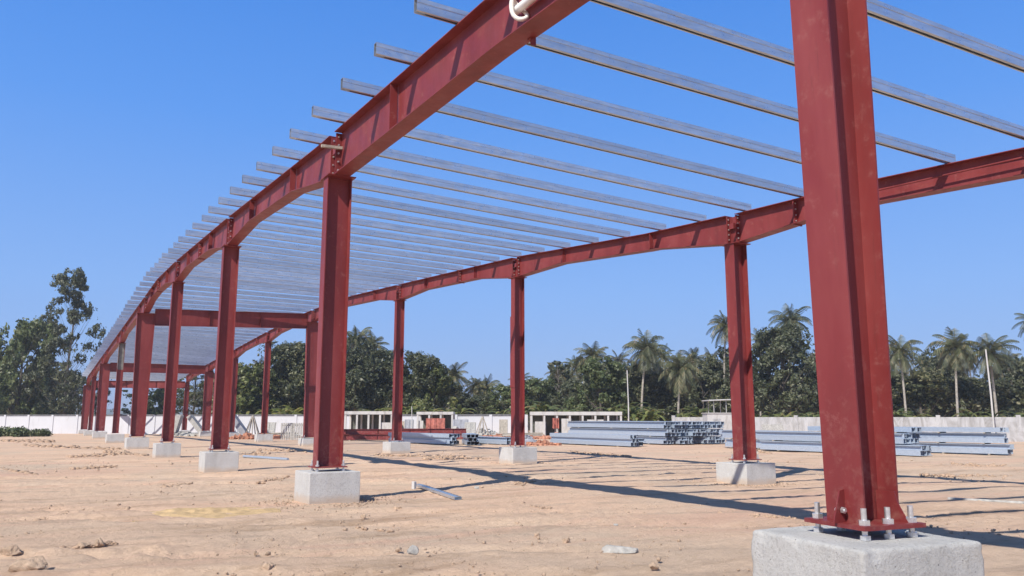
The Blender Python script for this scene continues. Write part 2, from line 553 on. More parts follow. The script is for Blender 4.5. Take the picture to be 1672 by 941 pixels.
ztA = lambda y: interp(TOP_A, y)
ztB = lambda y: interp(TOP_B, y)

# y, plate height, width of web, taper of web at top, flange width
COLS_A = [(4.04, .90, .41, .56, .33), (17.0, .655, .56, .56, .30), (28.66, .64, .52, .52, .30), (40.94, .59, .49, .49, .30),
          (54.4, .56, .78, 1.05, .30), (71.0, .48, .46, .46, .29), (89.7, .40, .80, .95, .30), (107.4, .24, .46, .46, .28), (122.4, .12, .8, .95, .3)]
COLS_B = [(3.2, .62, .42, .50, .30), (16.1, .55, .52, .52, .36), (28.0, .60, .47, .47, .30), (40.2, .50, .46, .46, .30),
          (55.3, .36, .78, 1.0, .30), (67.4, .43, .45, .45, .29), (79.1, .36, .45, .45, .29), (91.4, .30, .78, .9, .30), (104.5, .20, .5, .5, .3)]
HAUNCH = 3.3


def depth(y, cols, dm, dc, ridge):
    d = dm
    if cols is COLS_A and y < 17: dm = d = .86
    for k, c in enumerate(cols):
        t = abs(y - c[0]) / HAUNCH
        if cols is COLS_A and k == 1 and y < c[0]: t = (c[0] - y) / 7.5
        if t < 1: d = max(d, dm + (dc - dm) * (1 - t))
    return d


depA = lambda y: depth(y, COLS_A, .68, 1.03, 48.2)
depB = lambda y: depth(y, COLS_B, .56, .86, 50)

bolt_mb = MB()
bolt_mb.tube([(0, -.045, 0), (0, .045, 0)], .013, 6)
bolt_mb.tube([(0, -.036, 0), (0, -.012, 0)], .024, 6, smooth=False)
bolt_mb.tube([(0, .012, 0), (0, .036, 0)], .024, 6, smooth=False)
BOLT = bolt_mb.mesh('bolt', M['zinc'])

anc = MB()
anc.tube([(0, 0, -.13), (0, 0, .15)], .021, 10)
ANCHOR = anc.mesh('anchor_bolt', M['zinc'])
nut = MB()
nut.tube([(0, 0, .032), (0, 0, .068)], .042, 6, smooth=False)
NUT = nut.mesh('nut', M['zinc'])
lev = MB()
lev.tube([(0, 0, -.072), (0, 0, -.038)], .040, 6, smooth=False)
LEVEL = lev.mesh('levelling_nut', M['zinc'])
was = MB(); was.box((0, 0, .023), (.11, .11, .018))
WASHER = was.mesh('washer_plate', M['red'])

PX_ORD = ['nearest', 'second', 'third', 'fourth', 'fifth', 'sixth', 'seventh', 'eighth', 'farthest']
COL_LABEL_A = ['huge red steel column in the right foreground on the tall pitted pier',
               'red front row column standing second from the camera on a wide grey pier',
               'red steel column of the front row, third from the camera, between two lit slim columns',
               'red front row column, fourth from the camera, just before the wide tapered one',
               'wide tapered red column of the front row carrying the nearest cross beam',
               'slim front row red column with a grey patched top, just beyond the wide tapered one',
               'front row red column carrying the second cross beam from the camera',
               'slim far front row red column, last but one at the low left end',
               'last red column of the front row under the low left roof end']
COL_LABEL_B = ['red column of the rear row standing outside the picture at right',
               'rear row red column just left of the huge one, shadow slanting over it',
               'rear row red column in the middle of the picture with a step in its flange',
               'rear row red column left of the middle one, in front of the red beam pile',
               'broad rear row red column half hidden behind the second front row column',
               'slim rear row red column seen just right of the third front row column',
               'rear row red column almost hidden behind the third front row column',
               'broad rear row red column carrying the second cross beam',
               'slim far rear row red column left of the broad far one']


def make_pier(x, y, top, size, rz, label, near=False):
    g = gz(x, y)
    h = top - g + 0.25
    s = size / 2
    mb = MB()
    k = s * (0.985 if near else 1.0)
    mb.hexa([(-s, -s, 0), (s, -s, 0), (s, s, 0), (-s, s, 0), (-k, -k, h), (k, -k, h), (k, k, h), (-k, k, h)])
    o = mb.build('concrete_pier', M['conc'], None, (x, y, g - 0.25), bevel=0.018 if near else 0.012)
    o.rotation_euler = (0, 0, rz)
    if near:
        me = o.data
        bm = bmesh.new(); bm.from_mesh(me)
        bmesh.ops.subdivide_edges(bm, edges=bm.edges, cuts=26, use_grid_fill=True)
        rnd = random.Random(4)
        for v in bm.verts:
            c = v.co.copy()
            w_ = float(vnoise(np.array([c.x * 7 + c.z * 4]), np.array([c.y * 7 - c.z * 5]), 3)[0])
            if c.z > h - .05 and (abs(abs(c.x) - s) < .03 or abs(abs(c.y) - s) < .03) and w_ > .15:
                v.co += Vector((-math.copysign(.022 * w_, c.x) if abs(abs(c.x) - s) < .03 else 0, -math.copysign(.022 * w_, c.y) if abs(abs(c.y) - s) < .03 else 0, -.022 * w_))
            edge = sum(1 for a in ((abs(c.x) - s), (abs(c.y) - s), (c.z - h)) if abs(a) < 0.02)
            d = 0.003 if edge < 2 else 0.012
            v.co += Vector((rnd.uniform(-d, d), rnd.uniform(-d, d), rnd.uniform(-d, d if edge < 2 else 0)))
        bm.to_mesh(me); bm.free()
        for p in me.polygons: p.use_smooth = True
        o.modifiers.clear()
        md = o.modifiers.new('smooth', 'SUBSURF'); md.levels = 1; md.render_levels = 1
    tag(o, label, 'pier', 'concrete piers under the steel columns')
    return o


def make_column(row, i):
    cols = COLS_A if row == 'A' else COLS_B
    y, zp, d0, d1, b = cols[i]
    x = (XA if row == 'A' else XB)(y)
    zt = ((ztA if row == 'A' else ztB)(y)) - ((depA if row == 'A' else depB)(y)) - 0.022
    near = row == 'A' and i == 0
    root = empty('steel_column', (x, y, zp))
    tag(root, (COL_LABEL_A if row == 'A' else COL_LABEL_B)[i], 'column', 'red steel columns of the shed frame')
    H = zt - zp
    b1 = b * (1.1 if near else 1.0)
    tf, tw = .018, .012
    z0 = .03 if near else .025
    for s in (-1, 1):
        m = MB()
        a0, a1 = s * d0 / 2, s * d1 / 2
        i0, i1 = a0 - s * tf, a1 - s * tf
        lo = [(min(a0, i0), -b / 2, z0), (max(a0, i0), -b / 2, z0), (max(a0, i0), b / 2, z0), (min(a0, i0), b / 2, z0)]
        hi = [(min(a1, i1), -b1 / 2, H), (max(a1, i1), -b1 / 2, H), (max(a1, i1), b1 / 2, H), (min(a1, i1), b1 / 2, H)]
        m.hexa(lo + hi)
        m.build('flange', M['red'], root)
    m = MB()
    w0, w1 = d0 / 2 - tf, d1 / 2 - tf
    m.hexa([(-w0, -tw / 2, z0), (w0, -tw / 2, z0), (w0, tw / 2, z0), (-w0, tw / 2, z0), (-w1, -tw / 2, H), (w1, -tw / 2, H), (w1, tw / 2, H), (-w1, tw / 2, H)])
    m.build('web', M['red'], root)
    # base plate on levelling nuts
    rot = R(-8) if near else 0
    pw = (d0 + .14, b + .22) if not near else (.60, .60)
    th = .03 if near else .025
    m = MB(); m.box((0, 0, th / 2), (pw[0], pw[1], th), rot)
    m.build('base_plate', M['red'], root)
    ca, sa = math.cos(rot), math.sin(rot)
    spots = [(sx * (pw[0] / 2 - .07), sy * (pw[1] / 2 - .07)) for sx in (-1, 1) for sy in (-1, 1)]
    if near: spots += [(.0, -pw[1] / 2 + .07), (.0, pw[1] / 2 - .07)]
    if y < 60:
        for px_, py_ in spots:
            q = (px_ * ca - py_ * sa, px_ * sa + py_ * ca, 0)
            a = place(ANCHOR, 'anchor_bolt', root, q)
            place(NUT, 'nut', a); place(LEVEL, 'levelling_nut', a)
            if near: place(WASHER, 'washer_plate', a)
    # gussets at the foot
    if near:
        for s in (-1, 1):
            a = s * d0 / 2
            m = MB()
            m.prism([(a, -.006, th), (a + s * .135, -.006, th), (a + s * .130, -.006, .06), (a + s * .055, -.006, .26), (a, -.006, .27)], (0, .012, 0))
            g = m.build('gusset', M['red'], root)
            if s < 0:
                place(BOLT, 'bolt', g, (a - .05, 0, .12))
        m = MB()
        m.prism([(d0 / 2 - .05, -b / 2 - .10, th), (d0 / 2 - .05, -.01, th), (d0 / 2 - .05, -.01, .25), (d0 / 2 - .05, -b / 2, .25), (d0 / 2 - .05, -b / 2 - .02, .17)], (.012, 0, 0))
        m.build('gusset', M['red'], root)
    if row == 'B' and i == 2:
        m = MB(); m.box((-d0 / 2 - .012, 0, 2.55 + 1.2), (.02, b + .05, 2.9))
        m.build('splice_plate', M['red'], root)
    if row == 'A' and i == 5:
        ln = 2.1 if i == 5 else .9
        m = MB(); m.box((0, -tw / 2 - .003, H - ln / 2 - .02), (d1 - 2 * tf - .01, .004, ln)); m.box((-d1 / 2 - .003, 0, H - ln / 2 - .02), (.004, b - .01, ln * .9))
        m.build('primer_patch', M['patch'], root)
    # cap plate and knee panel between the rafter ends
    m = MB(); m.box((0, 0, H + .011), (d1 + .08, .62, .02))
    m.build('cap_plate', M['red'], root)
    dz = (depA if row == 'A' else depB)(y)
    m = MB()
    m.box((0, 0, H + .022 + dz / 2 - .01), (.012, .32, dz - .06))
    m.build('knee_panel', M['red'], root)
    for s in (-1, 1):
        m = MB(); m.box((0, s * .168, H + .022 + dz / 2 - .015), (.27, .016, dz - .04))
        m.build('end_plate', M['red'], root)
    if y < 45 and not (row == 'B' and i == 0):
        m = MB(); m.box((-.06, .02, H + .022 + dz * .62), (.10, .17, .16))
        m.build('bracket', M['red'], root)
    size = (1.08 if y < 60 and i != 4 else 1.25) if row == 'A' else (1.12 if i in (1, 2, 3) else 1.2)
    lab = ('pitted pale concrete pier cut by the bottom edge, under the huge foreground column' if near else
           'concrete pier under the ' + ('front' if row == 'A' else 'rear') + ' row column that is %s from the camera' % (PX_ORD[i]))
    off = (-.02, .02) if near else (.0, .0)
    make_pier(x + off[0], y + off[1], zp - .075, 1.16 if near else size, R(-8) if near else 0, lab, near)
    return root


for i in range(9): make_column('A', i)
for i in range(9): make_column('B', i)

# the near column tapers past the picture; rafters: one thing per length between columns
CLEAT = MB()
CLEAT.box((0, 0, .055), (.10, .008, .11)).box((0, .03, .004), (.10, .06, .008))
CLEAT = CLEAT.mesh('purlin_cleat', M['red'])

# where purlins cross row A
PURL_Y = [3.55, 5.35, 7.15, 8.95, 10.72, 12.55, 14.40, 16.22, 17.95, 19.65, 21.40]
while PURL_Y[-1] < 121: PURL_Y.append(PURL_Y[-1] + 1.72)


def purl_b(y):
    tab = [(0, -1.6), (10.7, -1.0), (17, -.6), (27, -.35), (41, -.3), (54, .6), (90, 1.2), (125, -3)]
    return y + interp(tab, y)


def make_rafter(row, y0, y1, label, purl, bolts0, bolts1):
    XX, zt, dep = (XA, ztA, depA) if row == 'A' else (XB, ztB, depB)
    cols = COLS_A if row == 'A' else COLS_B
    ya, yb = y0 + .18, y1 - .18
    brk = {ya, yb}
    for c in cols:
        for o in (-HAUNCH, HAUNCH): brk.add(c[0] + o)
    for t in (TOP_A if row == 'A' else TOP_B): brk.add(t[0])
    if row == 'A': brk.add(9.5)
    ys = sorted(v for v in brk if ya <= v <= yb)
    xo = XX((ya + yb) / 2)
    root = empty('rafter_beam', (XX(ya), ya, zt(ya)))
    tag(root, label, 'beam', 'red rafter beams of the two frame rows')
    ox, oy, oz = root.location
    P = lambda y, dx, z: (XX(y) - ox + dx, y - oy, z - oz)
    bf, tf, tw = .18, .016, .010
    m = MB()
    m.strip([P(y, -tw / 2, zt(y) - tf) for y in ys], [P(y, -tw / 2, zt(y) - dep(y) + tf) for y in ys], (tw, 0, 0))
    m.build('web', M['red'], root)
    m = MB(); m.strip([P(y, -bf, zt(y) - tf) for y in ys], [P(y, bf, zt(y) - tf) for y in ys], (0, 0, tf)); m.build('top_flange', M['red'], root)
    m = MB(); m.strip([P(y, -bf, zt(y) - dep(y)) for y in ys], [P(y, bf, zt(y) - dep(y)) for y in ys], (0, 0, tf)); m.build('bottom_flange', M['red'], root)
    for yy, s, nb in ((ya, 1, bolts0), (yb, -1, bolts1)):
        m = MB()
        d = dep(yy) - .03
        m.box(P(yy, 0, zt(yy) - d / 2 - .018), (.26, .014, d - .03))
        ep = m.build('end_plate', M['red'], root)
        if nb:
            for k in range(5):
                for sx in (-1, 1):
                    q = P(yy, sx * .075, zt(yy) - .12 - k * (d - .22) / 4)
                    place(BOLT, 'bolt', ep, q)
        # stiffener where the haunch starts
        yh = yy + s * HAUNCH
        if ya < yh < yb and (yb - ya) > 8:
            m = MB()
            d = dep(yh)
            m.box(P(yh, -bf / 2 - .01, zt(yh) - d / 2), (bf - .03, .01, d - 2 * tf - .006))
            m.build('stiffener', M['red'], root)
    if row == 'A' and y0 < 5 < y1:
        m = MB()
        q = P(8.95, .15, zt(8.95) - dep(8.95) - .05)
        m.box(q, (.09, .012, .12)); m.box((q[0], q[1] + .045, q[2] + .042), (.09, .09, .012))
        m.build('clip', M['red'], root)
    for py in purl:
        if ya - .17 < py <= yb + .17:
            place(CLEAT, 'purlin_cleat', root, P(py, .01, zt(py) + .002))
    return root


purlB = [purl_b(y) for y in PURL_Y]
LA = ['red front row rafter beam crossing the top of the picture above the nearest pier',
      'long red front row rafter beam with a white pipe, rising to the second column',
      'red front row rafter beam between the second and third columns',
      'red front row rafter beam between the third and fourth columns',
      'red front row rafter beam bending over the ridge beside the wide tapered column',
      'red front row rafter beam falling away beyond the wide tapered column',
      'red front row rafter beam over the slim column with the second cross beam',
      'far red front row rafter beam near the low left end',
      'last short red front row rafter beam at the low left end']
LB = ['red rear row rafter beam at the right edge behind the huge column',
      'red rear row rafter beam reaching right from the column with the slanting shadow',
      'red rear row rafter beam between the shadowed column and the middle column',
      'red rear row rafter beam left of the middle column',
      'red rear row rafter beam rising over the ridge behind the second front column',
      'red rear row rafter beam falling beyond the nearest cross beam',
      'red rear row rafter beam seen past the third front row column',
      'red rear row rafter beam ending at the second cross beam',
      'far red rear row rafter beam left of the broad far column']
yA = [-7.5] + [c[0] for c in COLS_A]
yB = [-7.5] + [c[0] for c in COLS_B]
for k in range(9):
    make_rafter('A', yA[k], yA[k + 1], LA[k], PURL_Y, 1 <= k < 6, k < 5)
    make_rafter('B', yB[k], yB[k + 1], LB[k], purlB, 2 <= k < 6, 1 <= k < 5)


def splice(row, y, parent_label):
    XX, zt, dep = (XA, ztA, depA) if row == 'A' else (XB, ztB, depB)
    par = [o for o in COL.objects if o.get('label') == parent_label][0]
    ox, oy, oz = par.location
    d = dep(y) + .02
    for s in (-1, 1):
        m = MB(); m.box((XX(y) - ox, y - oy + s * .011, zt(y) - oz - d / 2), (.30, .018, d + .03))
        ep = m.build('splice_plate', M['red'], par)
        if s < 0:
            for k in range(4):
                for sx in (-1, 1):
                    place(BOLT, 'bolt', ep, (XX(y) - ox + sx * .09, y - oy, zt(y) - oz - .10 - k * (d - .2) / 3))


splice('B', 33.0, LB[3])
splice('B', 13.9, LB[1])
splice('A', 48.2, LA[4])
splice('A', 34.6, LA[3])

# cross beams between the two rows at the wide columns
def cross_beam(p, q, d, label):
    p, q = Vector(p), Vector(q)
    root = empty('cross_beam', p)
    tag(root, label, 'beam', 'red cross beams between the two rows')
    v = q - p
    h = .13
    for nm, z, t in (('top_flange', -.008, .016), ('bottom_flange', -d + .008, .016)):
        m = MB(); m.strip([(0, -h, z - t / 2), (v.x, v.y - h, v.z + z - t / 2)], [(0, h, z - t / 2), (v.x, v.y + h, v.z + z - t / 2)], (0, 0, t)); m.build(nm, M['red'], root)
    m = MB(); m.strip([(0, -.005, -.016), (v.x, v.y - .005, v.z - .016)], [(0, -.005, -d + .016), (v.x, v.y - .005, v.z - d + .016)], (0, .01, 0)); m.build('web', M['red'], root)
    n = 3
    for k in range(1, n):
        w = v * (k / n)
        m = MB(); m.box((w.x, w.y - .055, w.z - d / 2), (.012, .09, d - .04)); m.build('stiffener', M['red'], root)


cross_beam((XA(54.4) + .5, 54.4, 8.45), (XB(55.3) - .42, 55.3, 8.90), 1.05, 'nearest deep red cross beam joining the two wide tapered columns')
cross_beam((XA(89.7) + .45, 89.7, 7.15), (XB(91.4) - .4, 91.4, 7.25), .92, 'second deep red cross beam, seen below and behind the nearest one')
cross_beam((XA(107.4) + .22, 107.4, 6.05), (XB(104.5) - .25, 104.5, 6.05), .85, 'farthest red cross beam close to the low left end')

# ------------------------------------------------------------------ purlins
NAMES = {0: 'foreground column', 1: 'second front row column', 2: 'third front row column', 3: 'fourth front row column', 4: 'wide tapered front row column',
         5: 'slim patched front row column', 6: 'front row column with the second cross beam', 7: 'last but one front row column', 8: 'last front row column'}
ORD = ['first', 'second', 'third', 'fourth', 'fifth', 'sixth', 'seventh', 'eighth', 'ninth', 'tenth', 'eleventh', 'twelfth']


def c_profile(h, w, lip, t):
    """C-section outline in (y, z); the web on the -y side, the mouth on the +y side"""
    return [(0, 0), (w, 0), (w, lip), (w - t, lip), (w - t, t), (t, t), (t, h - t), (w - t, h - t), (w - t, h - lip), (w, h - lip), (w, h), (0, h)]


def box_profile(h, w, t):
    """two C-sections nested mouth to mouth: rounded box with a seam widened to darken the underside and a groove added to line the face"""
    r = .013
    out = []
    def arc(cy, cz, a0):
        for i in range(4):
            a = R(a0 + 30 * i)
            out.append((cy + r * math.cos(a), cz + r * math.sin(a)))
    g = w * .52  # seam opened into a wide slot so a dark line shows below
    out.append((g + .024, 0))
    arc(w - r, r, -90)
    arc(w - r, h - r, 0)
    arc(r, h - r, 90)
    out.extend([(0, h * .66), (.009, h * .63), (.009, h * .60), (0, h * .57)])  # groove added to draw a tonal line along the face
    arc(r, r, 180)
    out.append((g - .024, 0))
    inn = [(g - .024, t), (t, t), (t, h * .57), (.009 + t, h * .60), (.009 + t, h * .63), (t, h * .66), (t, h - t), (w - t, h - t), (w - t, t), (g + .024, t)]
    return out + inn


def make_purlin(k, ya, yb):
    rnd = random.Random(k)
    xa, xb = XA(ya) - .84 + rnd.uniform(-.04, .04), XB(yb) + .10 + rnd.uniform(-.03, .03)
    za, zb = ztA(ya) + .012, ztB(yb) + .012
    sl = (zb - za) / (XB(yb) - XA(ya)); sy = (yb - ya) / (XB(yb) - XA(ya))
    z0 = za - .84 * sl
    root = bpy.data.objects.new('purlin', None)
    m = MB()
    pr = box_profile(.225, .12, .005)
    L = xb - xa
    m.prism([(0, y - .057, z) for y, z in pr], (L, sy * L, sl * L + 0.0))
    o = m.build('purlin', M['galv'], None, (xa, ya - .84 * sy, z0))
    bpy.data.objects.remove(root)
    # label: counted from the column before it
    c = max([i for i, cc in enumerate(COLS_A) if cc[0] <= ya + .2], default=None)
    if c is None:
        lab = 'galvanised roof purlin high at the right edge, before the foreground column'
    else:
        n = sum(1 for y in PURL_Y if COLS_A[c][0] <= y + .2 and y <= ya) - 1
        lab = 'galvanised roof purlin, the %s one past the %s' % (ORD[min(n, 11)], NAMES[c])
    tag(o, lab, 'purlin', 'galvanised purlins laid across the two rafters')
    return o


for k, y in enumerate(PURL_Y): make_purlin(k, y, purl_b(y))

# ------------------------------------------------------------------ things on the frame
def along_A(y, dx, dz):
    return Vector((XA(y) + dx, y, ztA(y) + dz))


rt_ = MB()
p0, p1 = along_A(9.05, -.10, -.50), along_A(1.2, -.10, -.36)
rt_.tube([p0, p0.lerp(p1, .5), p1], .062, 14)
o = rt_.build('white_pipe', M['white'])
tag(o, 'white plastic pipe lying along the red front rafter at the top edge', 'pipe')
sl_ = MB()
pts = []
for k in range(21):
    a = 2 * math.pi * k / 20
    c = along_A(8.95, -.10, -.50)
    pts.append(c + Vector((.105 * math.cos(a), .05 * math.sin(a * 2) + .12 * math.sin(a), .20 * math.sin(a))))
sl_.tube(pts, .032, 8, cap=False)
o = sl_.build('webbing_sling', M['sling'])
tag(o, 'thick white webbing sling looped round the white pipe on the red rafter', 'sling')

bt = MB()
q = along_A(17.0, 0, 0)
bt.box((0, 0, 0), (.60, .07, .06), 0, Matrix.Rotation(R(-3), 3, 'Y'))
o = bt.build('timber_batten', M['timber'], None, (q.x - .18, q.y - .235, q.z - .40))
tag(o, 'grey timber batten tied across the rafter joint above the second front column', 'batten')

rp = MB()
c0, c1 = Vector((XB(13.2) - .17, 13.2, ztB(13.2) - .28)), Vector((XB(7.6) - .17, 7.6, ztB(7.6) - .20))
rp.tube([c0, c0.lerp(c1, .5), c1], .022, 8)
o = rp.build('service_pipe', M['red'])
tag(o, 'thin reddish pipe fixed along the web of the right rear rafter', 'pipe')

# ------------------------------------------------------------------ stacks of galvanised stock
PUR_CACHE = {}


def stock_mesh(L, h=.235, w=.135):
    key = (round(L, 1), h)
    if key not in PUR_CACHE:
        m = MB()
        pr = c_profile(h, w, .03, .010)
        m.prism([(x, 0, z) for x, z in pr], (0, L, 0))
        PUR_CACHE[key] = m.mesh('purlin', M['stock'])
    return PUR_CACHE[key]


def bundle(origin, ang, L, ncol, nrow, z, label, group, seed=0, mess=.10, bearer=True):
    """origin: near end of the left face; lengths run away from it along ang (0 = +Y)"""
    rnd = random.Random(seed)
    root = empty('purlin_bundle', (origin[0], origin[1], z), ang)
    tag(root, label, 'steel bundle', group)
    me = stock_mesh(L)
    if bearer:
        for f in (.14, .5, .86):
            m = MB(); m.box((ncol * .072, L * f, .025), (ncol * .145 + .1, .09, .05)); m.build('timber_bearer', M['timber'], root)
    for r in range(nrow):
        for c in range(ncol):
            flip = (c + r) % 2
            place(me, 'purlin', root, (c * .145 + rnd.uniform(-.006, .006) + (.135 if flip else 0), rnd.uniform(-mess, mess), (.055 if bearer else .01) + r * .238), (0, 0, 0), (-1 if flip else 1, 1, 1))
    return root


GS = 'bundles of galvanised purlins stored in the yard'
c = at(1087, 57)
gg = gz(c.x, c.y)
n = 0
for t in range(3):
    for b_ in range(5):
        oo = Vector((c.x + b_ * 1.12 + (.04 if t else 0), c.y + random.Random(t * 5 + b_).uniform(-.35, .35) + (.0 if t < 2 else .25), 0))
        lab = 'galvanised purlin bundle of the tall stack behind, %s tier, %s across' % (['bottom', 'middle', 'top'][t], ['leftmost', 'second', 'third', 'fourth', 'rightmost'][b_])
        bundle(oo, 0, 12.0, 7, 2, gg + .02 + t * .535, lab, GS, t * 5 + b_, .16)
c = at(1028, 52.5)
gg = gz(c.x, c.y)
bundle(c, R(2), 9.0, 5, 3, gg, 'low light galvanised bundle lying left in front of the tall purlin stack', GS, 31, .1)
bundle(c + Vector((.95, .5, 0)), R(2), 7.0, 4, 2, gg, 'shorter galvanised bundle with messy ends beside the tall stack', GS, 32, .3)
c = at(1497, 38.3)
gg = gz(c.x, c.y)
bundle(c, R(1), 9.6, 7, 2, gg + .01, 'long low galvanised bundle behind the huge column, bottom front layer', GS, 41, .08)
bundle(c + Vector((.05, .9, 0)), R(1), 9.0, 5, 2, gg + .545, 'second galvanised layer lying on the long low bundle behind the huge column', GS, 42, .1)
bundle(c + Vector((1.25, 1.2, 0)), R(0), 6.2, 6, 2, gg + .01, 'galvanised bundle in the rear row behind the huge column, lower', GS, 43, .12)
bundle(c + Vector((1.25, 1.3, 0)), R(0), 6.0, 6, 2, gg + .545, 'galvanised bundle in the rear row behind the huge column, middle', GS, 44, .12)
bundle(c + Vector((1.2, 1.1, 0)), R(0), 6.2, 6, 1, gg + 1.075, 'galvanised bundle in the rear row behind the huge column, topmost', GS, 45, .12)
bundle(c + Vector((1.3, 8.0, 0)), R(0), 6.0, 7, 2, gg + .545, 'dull galvanised bundle with dark ends left of the huge column', GS, 46, .4)
bundle(c + Vector((1.3, 8.0, 0)), R(0), 6.0, 7, 2, gg + .01, 'dull galvanised bundle under the dark ended one left of the huge column', GS, 48, .4)
c = at(1640, 40.5)
gg = gz(c.x, c.y)
bundle(c, R(12), 6.0, 6, 2, gg + .01, 'galvanised bundle at the right edge of the yard, bottom tier with scattered ends', GS, 51, .35)
bundle(c + Vector((-.05, .2, 0)), R(12), 6.0, 6, 2, gg + .545, 'galvanised bundle at the right edge of the yard, middle tier', GS, 52, .12)
bundle(c + Vector((-.1, .1, 0)), R(12), 6.0, 6, 1, gg + 1.075, 'galvanised bundle at the right edge of the yard, top tier', GS, 53, .12)
c = at(735, 57)
gg = gz(c.x, c.y)
bundle(c, R(10), 8.0, 6, 3, gg, 'light galvanised bundle in front of the red beam pile', GS, 61, .2)
c = at(762, 56)
bundle(c, R(-22), 4.0, 6, 3, gg, 'galvanised bundle turned end on with dark mouths left of the middle rear column', GS, 62, .5)
c = at(826, 57)
bundle(c, R(6), 4.4, 5, 2, gg, 'galvanised bundle partly behind the middle rear column', GS, 63, .3)

# pile of painted beams
def lying_beam(p, L, ang, d, b, z, label):
    root = empty('steel_beam', (p.x, p.y, z), ang)
    tag(root, label, 'beam', 'red beams piled in the yard')
    m = MB(); m.box((0, 0, .008), (L, b, .016)); m.build('flange', M['red'], root)
    m = MB(); m.box((0, 0, d - .008), (L, b, .016)); m.build('flange', M['red'], root)
    m = MB(); m.box((0, 0, d / 2), (L, .012, d - .034)); m.build('web', M['red'], root)
    for k in range(3):
        m = MB(); m.box(((k - 1) * L * .32, -b / 4, d / 2), (.012, b / 2 - .02, d - .04)); m.build('stiffener', M['red'], root)
    for s in (-1, 1):
        m = MB(); m.box((s * (L / 2 + .01), 0, d / 2), (.02, b, d + .06)); m.build('end_plate', M['red'], root)


rr = random.Random(5)
k = 0
pos = [('bottom', -.0), ('bottom', .55), ('bottom', 1.1), ('upper', .25), ('upper', .8)]
words = ['front one of the bottom layer', 'middle one of the bottom layer', 'rear one of the bottom layer', 'front one of the upper layer', 'rear one of the upper layer']
for grp, (px, D, nm) in enumerate([(615, 70, 'left'), (706, 74, 'right')]):
    c = at(px, D)
    for kk, (lay, off) in enumerate(pos):
        p = c + FH * off + RT * rr.uniform(-.3, .3)
        lying_beam(p, 8.2 + rr.uniform(-.6, .6) if grp == 0 else 6.5, -HEAD + R(rr.uniform(-2, 2)), .45, .24, gz(c.x, c.y) + .06 + (.46 if lay == 'upper' else 0), 'red steel beam lying in the %s beam pile, %s' % (nm, words[kk]))
    for s in (-1, 1):
        q = c + RT * s * 2.2 + FH * .5
        m = MB(); m.box((0, 0, 0), (.12, 1.9, .12), -HEAD)
        tag(m.build('timber_sleeper', M['timber'], None, (q.x, q.y, gz(q.x, q.y) + .0)), 'timber sleeper under the %s end of the %s red beam pile' % ('left' if s < 0 else 'right', nm), 'sleeper')

# ------------------------------------------------------------------ boundary walls
def wall(px0, d0, px1, d1, z0, z1, mat, label, step, capped=True):
    a, b = at(px0, d0), at(px1, d1)
    root = empty('boundary_wall', (a.x, a.y, gz(a.x, a.y)))
    tag(root, label, 'wall')
    v = b - a
    L = v.length
    ang = math.atan2(v.y, v.x)
    root.rotation_euler = (0, 0, ang)
    g = gz(a.x, a.y)
    n = max(1, round(L / step))
    h0, h1 = z0 - g, z1 - g
    m = MB(); m.hexa([(0, -.08, -.4), (L, -.08, -.4), (L, .08, -.4), (0, .08, -.4), (0, -.08, h0), (L, -.08, h1), (L, .08, h1), (0, .08, h0)])
    m.build('wall_panel', mat, root)
    if capped:
        m = MB(); m.hexa([(0, -.12, h0 + .003), (L, -.12, h1 + .003), (L, .12, h1 + .003), (0, .12, h0 + .003), (0, -.12, h0 + .22), (L, -.12, h1 + .22), (L, .12, h1 + .22), (0, .12, h0 + .22)])
        m.build('coping', M['cap'], root)
    for k in range(n + 1):
        t = k / n
        h = h0 + (h1 - h0) * t
        m = MB(); m.box((L * t, 0, h / 2 - .2 + .07), (.34, .34, h + .4 + .20)); m.build('pillar', mat, root)


wall(-170, 121, 860, 92, 1.90, 1.86, M['wall'], 'long white boundary wall with pillars and dark coping at left and middle', 4.2)
wall(1100, 82, 1960, 62, 1.74, 1.74, M['wallw'], 'weathered grey stained boundary wall behind the galvanised stacks at right', 6.0, False)

# ------------------------------------------------------------------ sheds and clutter in the middle ground
def shed(px0, px1, D, ztop, label, posts, panels=(), roof_t=.30, deep=2.6, cloth=()):
    a, b = at(px0, D), at(px1, D)
    w = (b - a).length
    g = gz(a.x, a.y)
    root = empty('low_shed', (a.x, a.y, g), -HEAD)
    tag(root, label, 'shed')
    H = ztop - g
    m = MB(); m.box((w / 2, deep / 2, H - roof_t / 2), (w, deep, roof_t)); m.build('flat_roof', M['shedw'], root)
    for k in range(posts):
        for yy in (.15, deep - .15):
            x = .12 + (w - .24) * k / (posts - 1)
            m = MB(); m.box((x, yy, (H - roof_t) / 2 - .1), (.2, .2, H - roof_t + .2)); m.build('post', M['shedw'], root)
    m = MB(); m.box((w / 2, deep + .06, (H - roof_t) / 2), (w - .3, .1, H - roof_t - .02)); m.build('shaded_back_wall', M['dark'], root)  # back wall coloured dark to stand for the dim shed interior
    for (f0, f1, hh) in panels:
        m = MB(); m.box((w * (f0 + f1) / 2, .28, hh / 2), (w * (f1 - f0), .08, hh)); m.build('wall_panel', M['shedw'], root)
    for (f0, f1, z0, z1) in cloth:
        m = MB()
        nn = 14
        xs = [w * (f0 + (f1 - f0) * i / nn) for i in range(nn + 1)]
        A_ = [(x, -.03 + .06 * math.sin(i * 1.7), z1) for i, x in enumerate(xs)]
        B_ = [(x, -.03 + .09 * math.sin(i * 1.7 + .6), z0 + .08 * math.sin(i * 2.3)) for i, x in enumerate(xs)]
        m.strip(A_, B_, (0, .012, 0)); m.build('cloth', M['cloth'], root)
    return root


